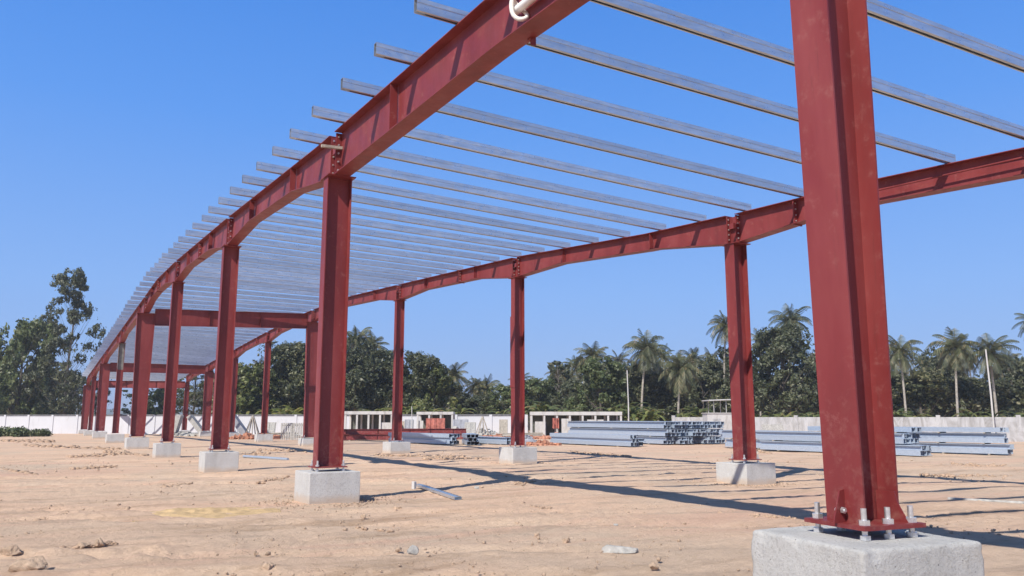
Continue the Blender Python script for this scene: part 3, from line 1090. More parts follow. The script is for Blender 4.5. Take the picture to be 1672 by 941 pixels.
shed(562, 641, 88, 2.38, 'open white framed shed behind the red beam pile', 5, ((.74, .98, 1.5),), .34, 3.0)
shed(680, 740, 88, 2.32, 'small white roofed shed with faded red cloth hanging from it', 4, ((0, .18, 1.7),), .30, 3.0, ((.26, .78, .5, 1.95),))
shed(866, 1016, 84, 2.30, 'long low white shed to the left of the tall purlin stack', 8, ((.05, .17, 1.6), (.34, .45, 1.9), (.62, .80, 1.8)), .36, 3.4, ((.24, .31, .9, 1.95),))

def canopy():
    a = at(1158, 72)
    g = gz(a.x, a.y)
    root = empty('canopy', (a.x, a.y, g), -HEAD)
    tag(root, 'thin flat white canopy roof on slim posts left of the shadowed rear column', 'canopy')
    w = 3.4
    m = MB(); m.box((w / 2, 1.2, 3.55), (w, 2.8, .09), 0, Matrix.Rotation(R(-2), 3, 'Y')); m.build('roof', M['shedw'], root)
    for x in (.5, 1.6, 2.9):
        for y in (.2, 2.2):
            m = MB(); m.tube([(x, y, -.1), (x, y, 3.5)], .035, 6); m.build('post', M['shedw'], root)
canopy()
a = at(1155, 70)
m = MB(); m.box((1.6, .9, 1.05), (3.2, 1.8, 2.5))
root = empty('white_container', (a.x, a.y, gz(a.x, a.y)), -HEAD)
tag(root, 'low plain white cabin standing under the thin canopy', 'cabin')
m.build('body', M['shedw'], root)
m = MB(); m.box((1.6, .9, 2.34), (3.35, 1.95, .07)); m.build('roof', M['shedw'], root)
m = MB(); m.box((.8, -.012, 1.0), (.7, .03, 1.7)); m.build('door', M['wallw'], root)


def chunks(name, px, D, rx, ry, h, n, size, mat, label, cat, seed):
    rnd = random.Random(seed)
    c = at(px, D)
    m = MB()
    for _ in range(n):
        r, a = math.sqrt(rnd.random()), rnd.uniform(0, 6.283)
        x, y = r * math.cos(a) * rx, r * math.sin(a) * ry
        z = h * (1 - r) * rnd.random()
        s = size * rnd.uniform(.5, 1.4)
        E = Matrix.Rotation(rnd.uniform(0, 6), 3, 'Z') @ Matrix.Rotation(rnd.uniform(-.7, .7), 3, 'X')
        m.box((x, y, z + s * .2), (s, s * rnd.uniform(.4, .9), s * rnd.uniform(.3, .7)), 0, E)
    # earth core of the pile
    k = 16
    ring = [(rx * 1.02 * math.cos(2 * math.pi * i / k), ry * 1.02 * math.sin(2 * math.pi * i / k), -.1) for i in range(k)]
    ring2 = [(rx * .5 * math.cos(2 * math.pi * i / k), ry * .5 * math.sin(2 * math.pi * i / k), h * .55) for i in range(k)]
    m.add(ring + ring2 + [(0, 0, h * .7)], [(i, (i + 1) % k, k + (i + 1) % k, k + i) for i in range(k)] + [(k + i, k + (i + 1) % k, 2 * k) for i in range(k)])
    o = m.build(name, mat, None, (c.x, c.y, gz(c.x, c.y)))
    o.rotation_euler = (0, 0, -HEAD)
    tag(o, label, cat)
    return o


chunks('rubble_pile', 790, 84, 2.6, 1.0, .95, 90, .36, M['rubble'], 'grey rubble heap behind the galvanised stock left of the middle rear column', 'rubble', 1)
chunks('brick_pile', 812, 80, 1.9, .8, .45, 80, .26, M['brick'], 'low heap of broken red brick by the grey rubble', 'bricks', 2)
chunks('brick_pile', 905, 76, 3.6, .7, .5, 120, .26, M['brick'], 'long low row of broken red brick before the long white shed', 'bricks', 3)
chunks('rubble_pile', 745, 80, 1.6, .8, 1.0, 60, .4, M['rubble'], 'grey rubble heap beside the shed with red cloth', 'rubble', 4)
chunks('scrap_heap', 420, 76, 3.6, .8, .5, 110, .4, M['brick'], 'reddish heap of scrap behind the third front row column', 'scrap heap', 5)
chunks('rubble_pile', 862, 60, .8, .6, .7, 40, .25, M['slab'], 'dark scrap heap just right of the middle rear column', 'rubble', 6)
chunks('scrap_heap', 885, 56, 1.2, .5, .35, 50, .25, M['brick'], 'small rusty scrap heap right of the middle rear column', 'scrap heap', 7)
chunks('rubble_pile', 300, 92, 2.5, .8, .6, 60, .4, M['rubble'], 'grey rubble seen between the wide tapered column and the next', 'rubble', 8)
chunks('rubble_pile', 1215, 43, .55, .4, .35, 30, .16, M['rubble'], 'little grey rubble heap behind the rear column with the slanting shadow', 'rubble', 9)

def leaning_panel(px, D, w, h, mat, label):
    p = at(px, D)
    m = MB(); m.box((0, 0, h / 2 * .95), (w, .07, h), 0, Matrix.Rotation(R(-16), 3, 'X'))
    for k in (-1, 0, 1):
        m.box((k * w * .42, -.06, h / 2 * .95), (.06, .06, h * .96), 0, Matrix.Rotation(R(-16), 3, 'X'))
    o = m.build('formwork_panel', mat, None, (p.x, p.y, gz(p.x, p.y)))
    o.rotation_euler = (0, 0, -HEAD)
    tag(o, label, 'panel', 'formwork panels leaning in the yard')


for px, D, w, h, mt, lab in [(652, 90, 1.5, 1.7, 'timber', 'brown formwork panel between the two small sheds'), (668, 89, 1.0, 1.9, 'slab', 'dark formwork panel just left of the shed with red cloth'),
                             (752, 87, 1.7, 1.9, 'slab', 'dark grey formwork panel right of the shed with red cloth'), (768, 86, 1.2, 1.6, 'rubble', 'light formwork panel left of the cone of props by the rubble'),
                             (822, 86, .9, 1.9, 'timber', 'brown formwork panel left of the middle rear column'), (440, 92, 1.5, 1.6, 'rubble', 'pale formwork panel left of the crates'),
                             (528, 86, 1.6, 1.9, 'slab', 'dark formwork panel behind the second front row column'), (1130, 74, 1.8, 1.7, 'slab', 'dark formwork panel behind the tall purlin stack'),
                             (1262, 60, 1.6, 1.5, 'rubble', 'light formwork panel at the wall right of the shadowed rear column')]:
    leaning_panel(px, D, w, h, M[mt], lab)
for k, (px, D, n, lab) in enumerate([(600, 80, 9, 'loose bundle of thin poles on the ground behind the red beam pile'), (715, 82, 8, 'loose bundle of thin poles before the shed with red cloth'), (850, 78, 8, 'loose bundle of thin poles behind the middle rear column'), (455, 84, 8, 'loose bundle of thin poles left of the pale crates')]):
    p = at(px, D); rr_ = random.Random(k)
    root = empty('pole_bundle', (p.x, p.y, gz(p.x, p.y)), -HEAD)
    tag(root, lab, 'poles')
    for q in range(n):
        m = MB(); a_ = rr_.uniform(-.12, .12); y_ = rr_.uniform(-.5, .5); z_ = rr_.uniform(.05, .45)
        m.tube([(-2 + rr_.uniform(-.3, .3), y_, z_), (2 + rr_.uniform(-.3, .3), y_ + a_ * 4, z_ + rr_.uniform(-.03, .15))], .05, 6); m.build('pole', M['timber'], root)

# leaning precast pieces and props
def slab_piece(px, D, L, ang, label, mat=M['slab'], w=.55):
    p = at(px, D)
    m = MB(); m.box((0, 0, 0), (L, .9, w), 0, Matrix.Rotation(ang, 3, 'Y'))
    o = m.build('concrete_slab', mat, None, (p.x, p.y, gz(p.x, p.y) + L / 2 * abs(math.sin(ang)) + .18), .02)
    o.rotation_euler = (0, 0, -HEAD)
    tag(o, label, 'slab')


slab_piece(392, 80, 2.5, R(52), 'dark grey slab leaning down to the right behind the third front column')
slab_piece(322, 90, 2.7, R(50), 'pale grey slab leaning behind the fourth front column', M['rubble'], .5)
slab_piece(288, 92, 2.3, R(-75), 'pale upright concrete block standing against the white wall', M['rubble'], .8)

def prop_tripod(px, D, h, label):
    p = at(px, D)
    root = empty('timber_props', (p.x, p.y, gz(p.x, p.y)))
    tag(root, label, 'timber props')
    for k in range(7):
        a = k * 2 * math.pi / 7
        m = MB(); m.tube([(math.cos(a) * .85, math.sin(a) * .85, -.05), (math.cos(a) * .05, math.sin(a) * .05, h)], .05, 6); m.build('pole', M['timber'], root)


prop_tripod(413, 78, 2.2, 'cone of leaning timber props behind the third front column')
prop_tripod(788, 83, 2.1, 'cone of leaning timber props by the grey rubble heap')
for px, nm in ((470, 'left'), (487, 'right')):
    p = at(px, 72)
    root = empty('timber_crate', (p.x, p.y, gz(p.x, p.y)), -HEAD)
    tag(root, 'pale slatted timber crate, the %s one before the broad rear column' % nm, 'crate', 'slatted crates by the broad rear column')
    for k in range(6):
        m = MB(); m.box((-.5 + k * .2, 0, .75), (.14, .05, 1.5)); m.build('slat', M['rubble'], root)
    for z in (.25, 1.3):
        m = MB(); m.box((0, .05, z), (1.2, .04, .12)); m.build('rail', M['rubble'], root)

def pole(px, D, ztop, lean, r, label):
    p = at(px, D)
    g = gz(p.x, p.y)
    m = MB()
    top = RT * lean + Vector((0, 0, ztop - g))
    m.tube([(0, 0, -.3), tuple(top * .5 + RT * .05), tuple(top)], [r, r * .9, r * .75], 8)
    o = m.build('pole', M['shedw'], None, (p.x, p.y, g))
    tag(o, label, 'pole')


pole(1026, 80, 6.35, -.02, .07, 'slim white pole standing behind the tall purlin stack')
pole(1621, 64, 7.1, -.05, .075, 'tall thin pale pole before the palms at right')
pole(672, 88, 2.9, 0, .06, 'short white post by the shed with red cloth')

# ------------------------------------------------------------------ small things on the ground
def gpt(px, py):
    """where the pixel's line of sight meets the ground"""
    f_ = 1305.0
    d = FH * (math.cos(PITCH) * f_ + math.sin(PITCH) * (py - 470.5)) + RT * (px - 836) + Vector((0, 0, math.sin(PITCH) * f_ - math.cos(PITCH) * (py - 470.5)))
    z = 0.0
    for _ in range(4):
        t = (z - EYE) / d.z
        q = d * t
        z = gz(q.x, q.y)
    return Vector((q.x, q.y, z))


def rock(px, py, sx, sy, sz, mat, label, seed, name='rock', cat='rock', group=None):
    rnd = random.Random(seed)
    p = gpt(px, py)
    bm = bmesh.new()
    bmesh.ops.create_icosphere(bm, subdivisions=4, radius=1)
    soil_ = mat is M['clod']
    ph = [rnd.uniform(0, 6) for _ in range(6)]
    planes = [Vector((rnd.gauss(0, 1), rnd.gauss(0, 1), rnd.gauss(0, .8))).normalized() for _ in range(9)]
    for v in bm.verts:
        for pl in planes:
            dd = v.co.dot(pl) - (.62 if soil_ else .48)
            if dd > 0: v.co -= pl * dd * .9
        v.co *= 1 + .05 * math.sin(v.co.x * 9 + ph[0]) * math.sin(v.co.y * 8 + ph[1]) + rnd.uniform(-.02, .02)
        if soil_:
            q = v.co
            k_ = float(vnoise(np.array([q.x * 2.2 + seed * 3.1 + q.z]), np.array([q.y * 2.2 - q.z * 1.6]), seed)[0]) * .17 + float(vnoise(np.array([q.x * 6 + q.z * 3]), np.array([q.y * 6 - q.z * 4]), seed + 50)[0]) * .07
            v.co *= 1 + k_
        v.co = Vector((v.co.x * sx, v.co.y * sy, v.co.z * sz))
    me = bpy.data.meshes.new(name)
    bm.to_mesh(me); bm.free()
    me.materials.append(mat)
    o = place(me, name, None, (p.x, p.y, p.z + sz * .30), (rnd.uniform(-.1, .1), rnd.uniform(-.1, .1), -HEAD + rnd.uniform(-.3, .3)))
    tag(o, label, cat, group)
    return o


rock(1012, 901, .235, .13, .085, M['rubble'], 'flat grey broken concrete lump in the foreground left of the near pier', 1, 'concrete_lump', 'concrete lump')
rock(671, 903, .10, .07, .075, M['rubble'], 'grey stone lying alone in the bottom middle of the sand', 2)
rock(877, 877, .055, .05, .05, M['clod'], 'small brown clod, left of two above the flat concrete lump', 3, 'earth_clod', 'clod')
rock(925, 885, .06, .05, .055, M['clod'], 'small brown clod, right of two above the flat concrete lump', 4, 'earth_clod', 'clod')
rock(1006, 859, .055, .04, .045, M['rubble'], 'small pale stone above the flat concrete lump', 5)
rock(1067, 926, .07, .05, .05, M['clod'], 'clod at the bottom edge right of the flat concrete lump', 6, 'earth_clod', 'clod')
rock(162, 890, .085, .07, .065, M['clod'], 'pointed earth clod in the left foreground, right of a pair', 7, 'earth_clod', 'clod')
rock(134, 893, .10, .08, .06, M['clod'], 'rough earth clod in the left foreground, left of a pair', 8, 'earth_clod', 'clod')
rock(208, 833, .05, .05, .06, M['clod'], 'dark little clod at the left tip of the yellow sand', 9, 'earth_clod', 'clod')
rock(437, 931, .09, .07, .08, M['clod'], 'brown clod at the bottom edge below the yellow sand', 10, 'earth_clod', 'clod')
rock(778, 798, .09, .06, .055, M['rubble'], 'pale stone right of the cut channel piece on the sand', 11)
rock(594, 846, .06, .05, .06, M['clod'], 'brown clod on the sand below the second front pier', 12, 'earth_clod', 'clod')
rock(650, 831, .10, .05, .035, M['clod'], 'flat clod below the cut channel piece', 13, 'earth_clod', 'clod')
rock(20, 905, .16, .12, .11, M['clod'], 'big earth clod at the left edge of the foreground', 14, 'earth_clod', 'clod')
rock(45, 930, .22, .13, .12, M['clod'], 'largest earth clod in the bottom left corner', 15, 'earth_clod', 'clod')
rock(198, 741, .35, .2, .16, M['clod'], 'dark earth lump on the orange patch before the wide tapered column', 16, 'earth_clod', 'clod')

# cut channel and marker block
p0, p1 = gpt(684, 795), gpt(748, 816)
v = p1 - p0
root = empty('channel_piece', (p0.x, p0.y, p0.z + .012), math.atan2(v.y, v.x))
root.scale = (1, .8, .8)
tag(root, 'short cut galvanised channel lying on the sand right of the second front pier', 'steel channel')
m = MB(); L = v.length
m.prism([(0, y, z) for y, z in [(-.10, 0), (.10, 0), (.10, .004), (-.10, .004)]], (L, 0, 0)); m.build('bottom_face', M['galv'], root)
m = MB(); m.prism([(0, y, z) for y, z in [(-.10, .004), (-.096, .004), (-.096, .075), (-.10, .075)]], (L, 0, 0)); m.build('side_face', M['galv'], root)
m = MB(); m.prism([(0, y, z) for y, z in [(.096, .004), (.10, .004), (.10, .075), (.096, .075)]], (L, 0, 0)); m.build('side_face', M['galv'], root)
m = MB(); m.prism([(0, y, z) for y, z in [(-.10, .0755), (.035, .0755), (.035, .0795), (-.10, .0795)]], (L, 0, 0)); m.build('top_face', M['galv'], root)
q = gpt(676, 797)
m = MB(); m.box((0, 0, .06), (.09, .09, .2), .4)
tag(m.build('marker_peg', M['shedw'], None, (q.x, q.y, q.z), .008), 'short pale marker peg at the left end of the cut channel', 'peg')

def ground_pipe(a, b, r, label, mat):
    p, q = gpt(*a), gpt(*b)
    m = MB(); m.tube([(0, 0, r * .8), tuple((q - p) * .5 + Vector((0, 0, r * .8))), tuple(q - p + Vector((0, 0, r * .8)))], r, 10)
    tag(m.build('ground_pipe', mat, None, p), label, 'pipe')


ground_pipe((398, 747), (470, 752), .06, 'grey pipe lying on the sand right of the third front pier', M['stock'])
ground_pipe((1548, 817), (1760, 829), .035, 'pale pipe lying on the sand at right behind the huge column', M['rubble'])
ground_pipe((446, 712), (500, 713), .12, 'white pipe lying before the broad rear column', M['white'])

# spilt yellow sand: a low uneven mound
def sand_mound():
    a, b = gpt(212, 842), gpt(442, 834)
    c = (a + b) / 2
    w = (b - a).length / 2
    ang = math.atan2((b - a).y, (b - a).x)
    nu, nv = 70, 30
    u = np.linspace(-1, 1, nu); vv = np.linspace(-1, 1, nv)
    U, V_ = np.meshgrid(u, vv)
    r = np.sqrt(U ** 2 + V_ ** 2) + .20 * vnoise(U * 3 + 5, V_ * 3, 3) + .10 * vnoise(U * 8 + 5, V_ * 7, 13)
    Z = np.clip(.82 - r, -.5, 1) * .085 + .02 * vnoise(U * 9, V_ * 9, 4) * np.clip(1.2 - r, 0, 1) + .02 * vnoise(U * 22, V_ * 12, 5) * np.clip(1.2 - r, 0, 1)
    P = np.stack([U * w * 1.15, V_ * .95, Z], -1).reshape(-1, 3)
    i = np.arange(nv - 1)[:, None] * nu; j = np.arange(nu - 1)[None, :]
    Q = np.stack([i + j, i + j + 1, i + nu + j + 1, i + nu + j], -1).reshape(-1, 4)
    o = place(np_mesh('sand_mound', P, Q, M['yellow'], True), 'sand_mound', None, (c.x, c.y, c.z + .005), (0, 0, ang))
    tag(o, 'low spill of yellow sand on the ground left of the second front pier', 'sand')


sand_mound()

# loose clods and gravel: too many to count
def gravel():
    rnd = np.random.RandomState(3)
    bm = bmesh.new(); bmesh.ops.create_icosphere(bm, subdivisions=1, radius=1)
    bv = np.array([v.co[:] for v in bm.verts]); bf = np.array([[v.index for v in f.verts] for f in bm.faces]); bm.free()
    P, Sz = [], []
    n = 9000
    d = 6.5 * np.exp(rnd.rand(n) * math.log(48 / 6.5)); px = rnd.uniform(-60, 1730, n)
    keep = vnoise(px / 90, np.log(d) * 9, 9) + .45 * rnd.rand(n) > .05
    for D, x in zip(d[keep], px[keep]):
        q = at(x, D); P.append((q.x, q.y)); Sz.append(rnd.choice([.004, .006, .009, .012, .02], p=[.3, .3, .22, .13, .05]) * rnd.uniform(.6, 1.4) * (1 + D / 30))
    # skirts of gravel round the piers
    for (cx, cy, k) in [(5.49, 17, 420), (5.49, 28.66, 160), (17.0, 16.1, 300), (16.84, 28, 120), (5.49, 4.04, 60)]:
        for _ in range(k):
            a = rnd.uniform(0, 6.283); r = .72 + abs(rnd.normal(0, .42))
            P.append((cx + r * math.cos(a), cy + r * math.sin(a))); Sz.append(rnd.uniform(.008, .026))
    V, F = [], []
    for i, ((x, y), s) in enumerate(zip(P, Sz)):
        sc = s * rnd.uniform(.6, 1.3, 3); sc[2] *= .75
        V.append(bv * (1 + rnd.uniform(-.25, .25, (len(bv), 1))) * sc + np.array([x, y, gz(x, y) + s * .25]))
        F.append(bf + i * len(bv))
    o = place(np_mesh('loose_gravel', np.vstack(V), np.vstack(F), M['clod']), 'loose_gravel')
    tag(o, 'loose clods and gravel scattered over the sandy ground', 'gravel', kind='stuff')


gravel()


def soil_streaks():
    rnd = np.random.RandomState(12)
    bm = bmesh.new(); bmesh.ops.create_icosphere(bm, subdivisions=1, radius=1)
    bv = np.array([v.co[:] for v in bm.verts]); bf = np.array([[v.index for v in f.verts] for f in bm.faces]); bm.free()
    V, F, i = [], [], 0
    segs = [((40, 728), (195, 734), 90), ((112, 747), (205, 741), 80), ((170, 738), (240, 744), 90), ((118, 766), (192, 762), 60), ((262, 796), (312, 790), 40),
            ((420, 788), (470, 780), 40), ((612, 744), (760, 747), 130), ((690, 749), (800, 750), 80), ((925, 738), (1030, 746), 90), ((1230, 738), (1260, 741), 20), ((1500, 776), (1660, 779), 70),
            ((1555, 759), (1640, 762), 40), ((1120, 838), (1215, 836), 40), ((1225, 842), (1300, 846), 40), ((1030, 862), (1180, 874), 30), ((820, 820), (905, 832), 40), ((60, 850), (120, 838), 40),
            ((0, 765), (60, 775), 30), ((0, 720), (90, 722), 60), ((840, 790), (875, 786), 20), ((0, 880), (70, 872), 40), ((90, 898), (190, 886), 50), ((580, 862), (640, 868), 20), ((420, 735), (500, 738), 50), ((395, 742), (440, 741), 40)]
    for a, b, k in segs:
        for _ in range(int(k * 2.4)):
            t = rnd.rand() ** rnd.choice([.7, 1, 1.3])
            p = gpt(a[0] + (b[0] - a[0]) * t, a[1] + (b[1] - a[1]) * t + rnd.normal(0, .9))
            d = p.length
            s = rnd.uniform(.06, .22) * d / 100 * rnd.choice([.4, .7, 1.3])
            sc = s * np.array([rnd.uniform(.8, 1.8), rnd.uniform(.6, 1.2), rnd.uniform(.4, .9)])
            V.append(bv * (1 + rnd.uniform(-.5, .45, (len(bv), 1))) * sc + np.array([p.x, p.y, p.z + s * .1]))
            F.append(bf + i * len(bv)); i += 1
    o = place(np_mesh('soil_crumbs', np.vstack(V), np.vstack(F), M['soil']), 'soil_crumbs')
    tag(o, 'darker crumbs of turned soil lying in streaks on the sand', 'soil', kind='stuff')


soil_streaks()

# ------------------------------------------------------------------ vegetation
def leaf_quads(P, Nn, size, rnd, asp=1.9):
    """rhombic leaves at P facing Nn"""
    n = len(P)
    a = rnd.normal(size=(n, 3)); a -= (a * Nn).sum(1, keepdims=True) * Nn
    a /= np.linalg.norm(a, axis=1, keepdims=True) + 1e-9
    b = np.cross(Nn, a)
    s = size * rnd.uniform(.55, 1.35, (n, 1))
    V = np.stack([P - a * s * asp / 2, P + b * s / 2 - Nn * s * .12, P + a * s * asp / 2, P - b * s / 2 - Nn * s * .12], 1).reshape(-1, 3)
    return V, np.arange(n * 4).reshape(-1, 4)


def unit(v): return v / (np.linalg.norm(v, axis=-1, keepdims=True) + 1e-9)


def crown_mesh(name, clumps, nl, leaf, mat, seed, hole=0.0):
    rnd = np.random.RandomState(seed)
    w = np.array([c[1] ** 2 for c in clumps]); w = w / w.sum()
    Vs, Ns = [], []
    for (c, r, fl), k in zip(clumps, (w * nl).astype(int)):
        d = unit(rnd.normal(size=(k, 3)))
        rad = r * (0.35 + 0.65 * rnd.rand(k, 1) ** .5) * (1 + .25 * np.sin(d[:, :1] * 5 + seed) * np.cos(d[:, 1:2] * 4))
        p = np.array(c) + d * rad * np.array([1, 1, fl])
        if hole:
            q = vnoise(p[:, 0] * .9 + p[:, 2] * .35 + seed, p[:, 1] * .9 - p[:, 2] * .8, 5) + .6 * vnoise(p[:, 0] * 2.1 - p[:, 2], p[:, 1] * 2.1 + p[:, 2] * 1.7, 6)
            keep = q > hole * .35
            p, d = p[keep], d[keep]; k = len(p)
        Vs.append(p); Ns.append(unit(d * .7 + rnd.normal(size=(k, 3)) * .55 + np.array([0, 0, .35])))
    V, Q = leaf_quads(np.vstack(Vs), np.vstack(Ns), leaf, rnd)
    return np_mesh(name, V, Q, mat)


def proto_tree(seed, h, r, base, nclump, nl, leaf, mat, clump_r=(.26, .42), flat=.75, ragged=0.0, topbias=0.0, thin=1.0, hole=0.42):
    """returns meshes (trunk, crown) for a tree h tall with crown radius r that starts at base*h"""
    rnd = random.Random(seed)
    tr = MB()
    lean = Vector((rnd.uniform(-.05, .05), rnd.uniform(-.05, .05), 0)) * h
    path = [Vector((0, 0, -.4))] + [Vector((lean.x * t ** 2 + rnd.uniform(-.02, .02) * h * t, lean.y * t ** 2 + rnd.uniform(-.02, .02) * h * t, h * .92 * t)) for t in (.12, .3, .5, .7, .86, 1)]
    R0 = (.016 * h + .06) * (thin * .5 + .5)
    tr.tube(path, [R0 * 1.25, R0, R0 * .85, R0 * .66, R0 * .48, R0 * .3, R0 * .12], 9)
    clumps = []
    for k in range(nclump):
        t = base + (1 - base) * ((k + rnd.random()) / nclump) ** (1 - topbias * .5)
        prof = math.sin(math.pi * min(1, max(0.06, (t - base) / (1 - base) * .82 + .14))) ** .7
        a = k * 2.399 + rnd.uniform(-.5, .5)
        rr_ = r * prof * rnd.uniform(.35, 1.0) * (1 + ragged * rnd.uniform(-.4, .6))
        z = h * t * .96 + rnd.uniform(-.03, .03) * h
        c = Vector((math.cos(a) * rr_, math.sin(a) * rr_, z))
        s = r * rnd.uniform(*clump_r)
        c.z = min(c.z, h - s * flat)
        clumps.append((tuple(c), s, flat * rnd.uniform(.75, 1.15)))
        # limb from the trunk to the clump
        zb = max(base * h * .7, c.z - rr_ * .8 - .08 * h)
        i = min(int(zb / (h * .92) * 6), 5)
        s0 = path[i].lerp(path[i + 1], .5); s0.z = zb
        mid = s0.lerp(c, .5) + Vector((0, 0, -.05 * rr_))
        tr.tube([s0, mid, c], [R0 * .34 * thin, R0 * .22 * thin, R0 * .07 * thin], 5)
    return tr.mesh('trunk', M['bark']), crown_mesh('crown', clumps, nl, leaf, mat, seed, hole)


PT = dict(
    dense=proto_tree(11, 14, 5.4, .22, 38, 52000, .235, M['leaf']),
    dense2=proto_tree(12, 13, 5.0, .18, 36, 46000, .23, M['leaf'], ragged=.4),
    green=proto_tree(13, 11, 4.2, .20, 32, 34000, .23, M['leafg']),
    green2=proto_tree(14, 10, 4.6, .15, 30, 34000, .23, M['leafg'], ragged=.5),
    bushy=proto_tree(15, 8, 4.4, .08, 28, 32000, .22, M['leaf'], ragged=.3),
    tall=proto_tree(16, 22, 5.6, .14, 110, 56000, .20, M['leaf'], (.13, .27), .6, .9, thin=.36, hole=.50),
    feather=proto_tree(17, 12, 3.4, .15, 44, 14000, .2, M['leaf'], (.14, .24), .6, .5),
    round=proto_tree(18, 15, 5.6, .10, 50, 64000, .25, M['leaf'], (.24, .36), .85),
)


def tree(kind, px, D, ytop, label, width=None, group=None, ybase=None):
    """a tree whose top reaches ytop in the photograph"""
    p = at(px, D)
    g = gz(p.x, p.y)
    h = EYE + (682 - ytop) * D / 1305.0 - g
    tm, cm = PT[kind]
    h0 = {'dense': 14, 'dense2': 13, 'green': 11, 'green2': 10, 'bushy': 8, 'tall': 22, 'feather': 12, 'round': 15}[kind]
    s = h / h0
    root = empty('tree', (p.x, p.y, g), random.Random(int(px * 7 + D)).uniform(0, 6.28))
    tag(root, label, 'tree', group)
    sw = s if width is None else width
    place(tm, 'trunk', root, sc=(sw, sw, s)); place(cm, 'crown', root, sc=(sw, sw, s))
    return root


def palm_mesh(seed, h, fl, nf, droop, mat=None):
    rnd = random.Random(seed)
    tr = MB()
    lx, ly = rnd.uniform(-.09, .09) * h, rnd.uniform(-.06, .06) * h
    path = [(lx * t * t, ly * t * t, h * t - .3 * (t == 0)) for t in (0, .1, .3, .5, .7, .85, 1)]
    tr.tube(path, [.24, .18, .15, .14, .13, .125, .14], 8)
    V, Q = [], []
    top = np.array([lx, ly, h])
    for k in range(nf):
        az = k * 2.399 + rnd.uniform(-.25, .25)
        el = R(82) - (k / nf) ** .9 * R(135) + R(rnd.uniform(-9, 9))
        L = fl * rnd.uniform(.82, 1.1) * (.8 if k < 3 else 1)
        p = top.copy()
        d = np.array([math.cos(az), math.sin(az), 0.0])
        side = np.array([-math.sin(az), math.cos(az), 0.0])
        ns = 15
        prev = None
        e = el
        for i in range(ns + 1):
            t = i / ns
            tang = d * math.cos(e) + np.array([0, 0, math.sin(e)])
            nrm = np.cross(side, tang)
            ll = fl * .27 * (math.sin(math.pi * min(1, t * .86 + .14)) ** .6) * rnd.uniform(.85, 1.1)
            if i > 0:
                # rachis piece
                w = .05 * (1 - .7 * t)
                b0 = len(V)
                V += [prev - side * w, prev + side * w, p + side * w, p - side * w]
                Q.append((b0, b0 + 1, b0 + 2, b0 + 3))
                for s in (-1, 1):
                    dirn = unit(side * s * .80 + tang * .55 - np.array([0, 0, 1]) * (.28 + droop * .4) + nrm * .12)
                    b0 = len(V)
                    wq = tang * (L / ns) * .40
                    V += [p - wq, p + wq, p + dirn * ll + wq * .3, p + dirn * ll - wq * .3]
                    Q.append((b0, b0 + 1, b0 + 2, b0 + 3))
            prev = p.copy()
            p = p + tang * L / ns
            e -= (droop + .55) * (R(95) / ns) * (.5 + t) * max(.15, math.cos(max(-1.4, min(1.4, e))))
    return tr.mesh('trunk', M['palmbark']), np_mesh('crown', np.array(V), np.array(Q), mat or M['palm'])


PP = [palm_mesh(21, 12, 3.6, 30, .55), palm_mesh(22, 12, 3.9, 34, .75), palm_mesh(23, 12, 3.3, 26, .45), palm_mesh(24, 12, 3.7, 32, .9), palm_mesh(25, 12, 3.0, 20, .65, M['palmdry']), palm_mesh(26, 12, 3.3, 18, .4)]


def palm(k, px, D, ycrown, sc, label):
    """palm whose frond heart stands at pixel (px, ycrown)"""
    p = at(px, D)
    g = gz(p.x, p.y)
    h = EYE + (682 - ycrown) * D / 1305.0 - g
    root = empty('palm_tree', (p.x, p.y, g), random.Random(int(px)).uniform(0, 6.28))
    tag(root, label, 'palm', 'coconut palms beyond the boundary wall')
    tm, cm = PP[k]
    place(tm, 'trunk', root, sc=(sc, sc, h / 12)); o = place(cm, 'crown', root, (0, 0, h - 12 * sc), sc=(sc, sc, sc))
    return root


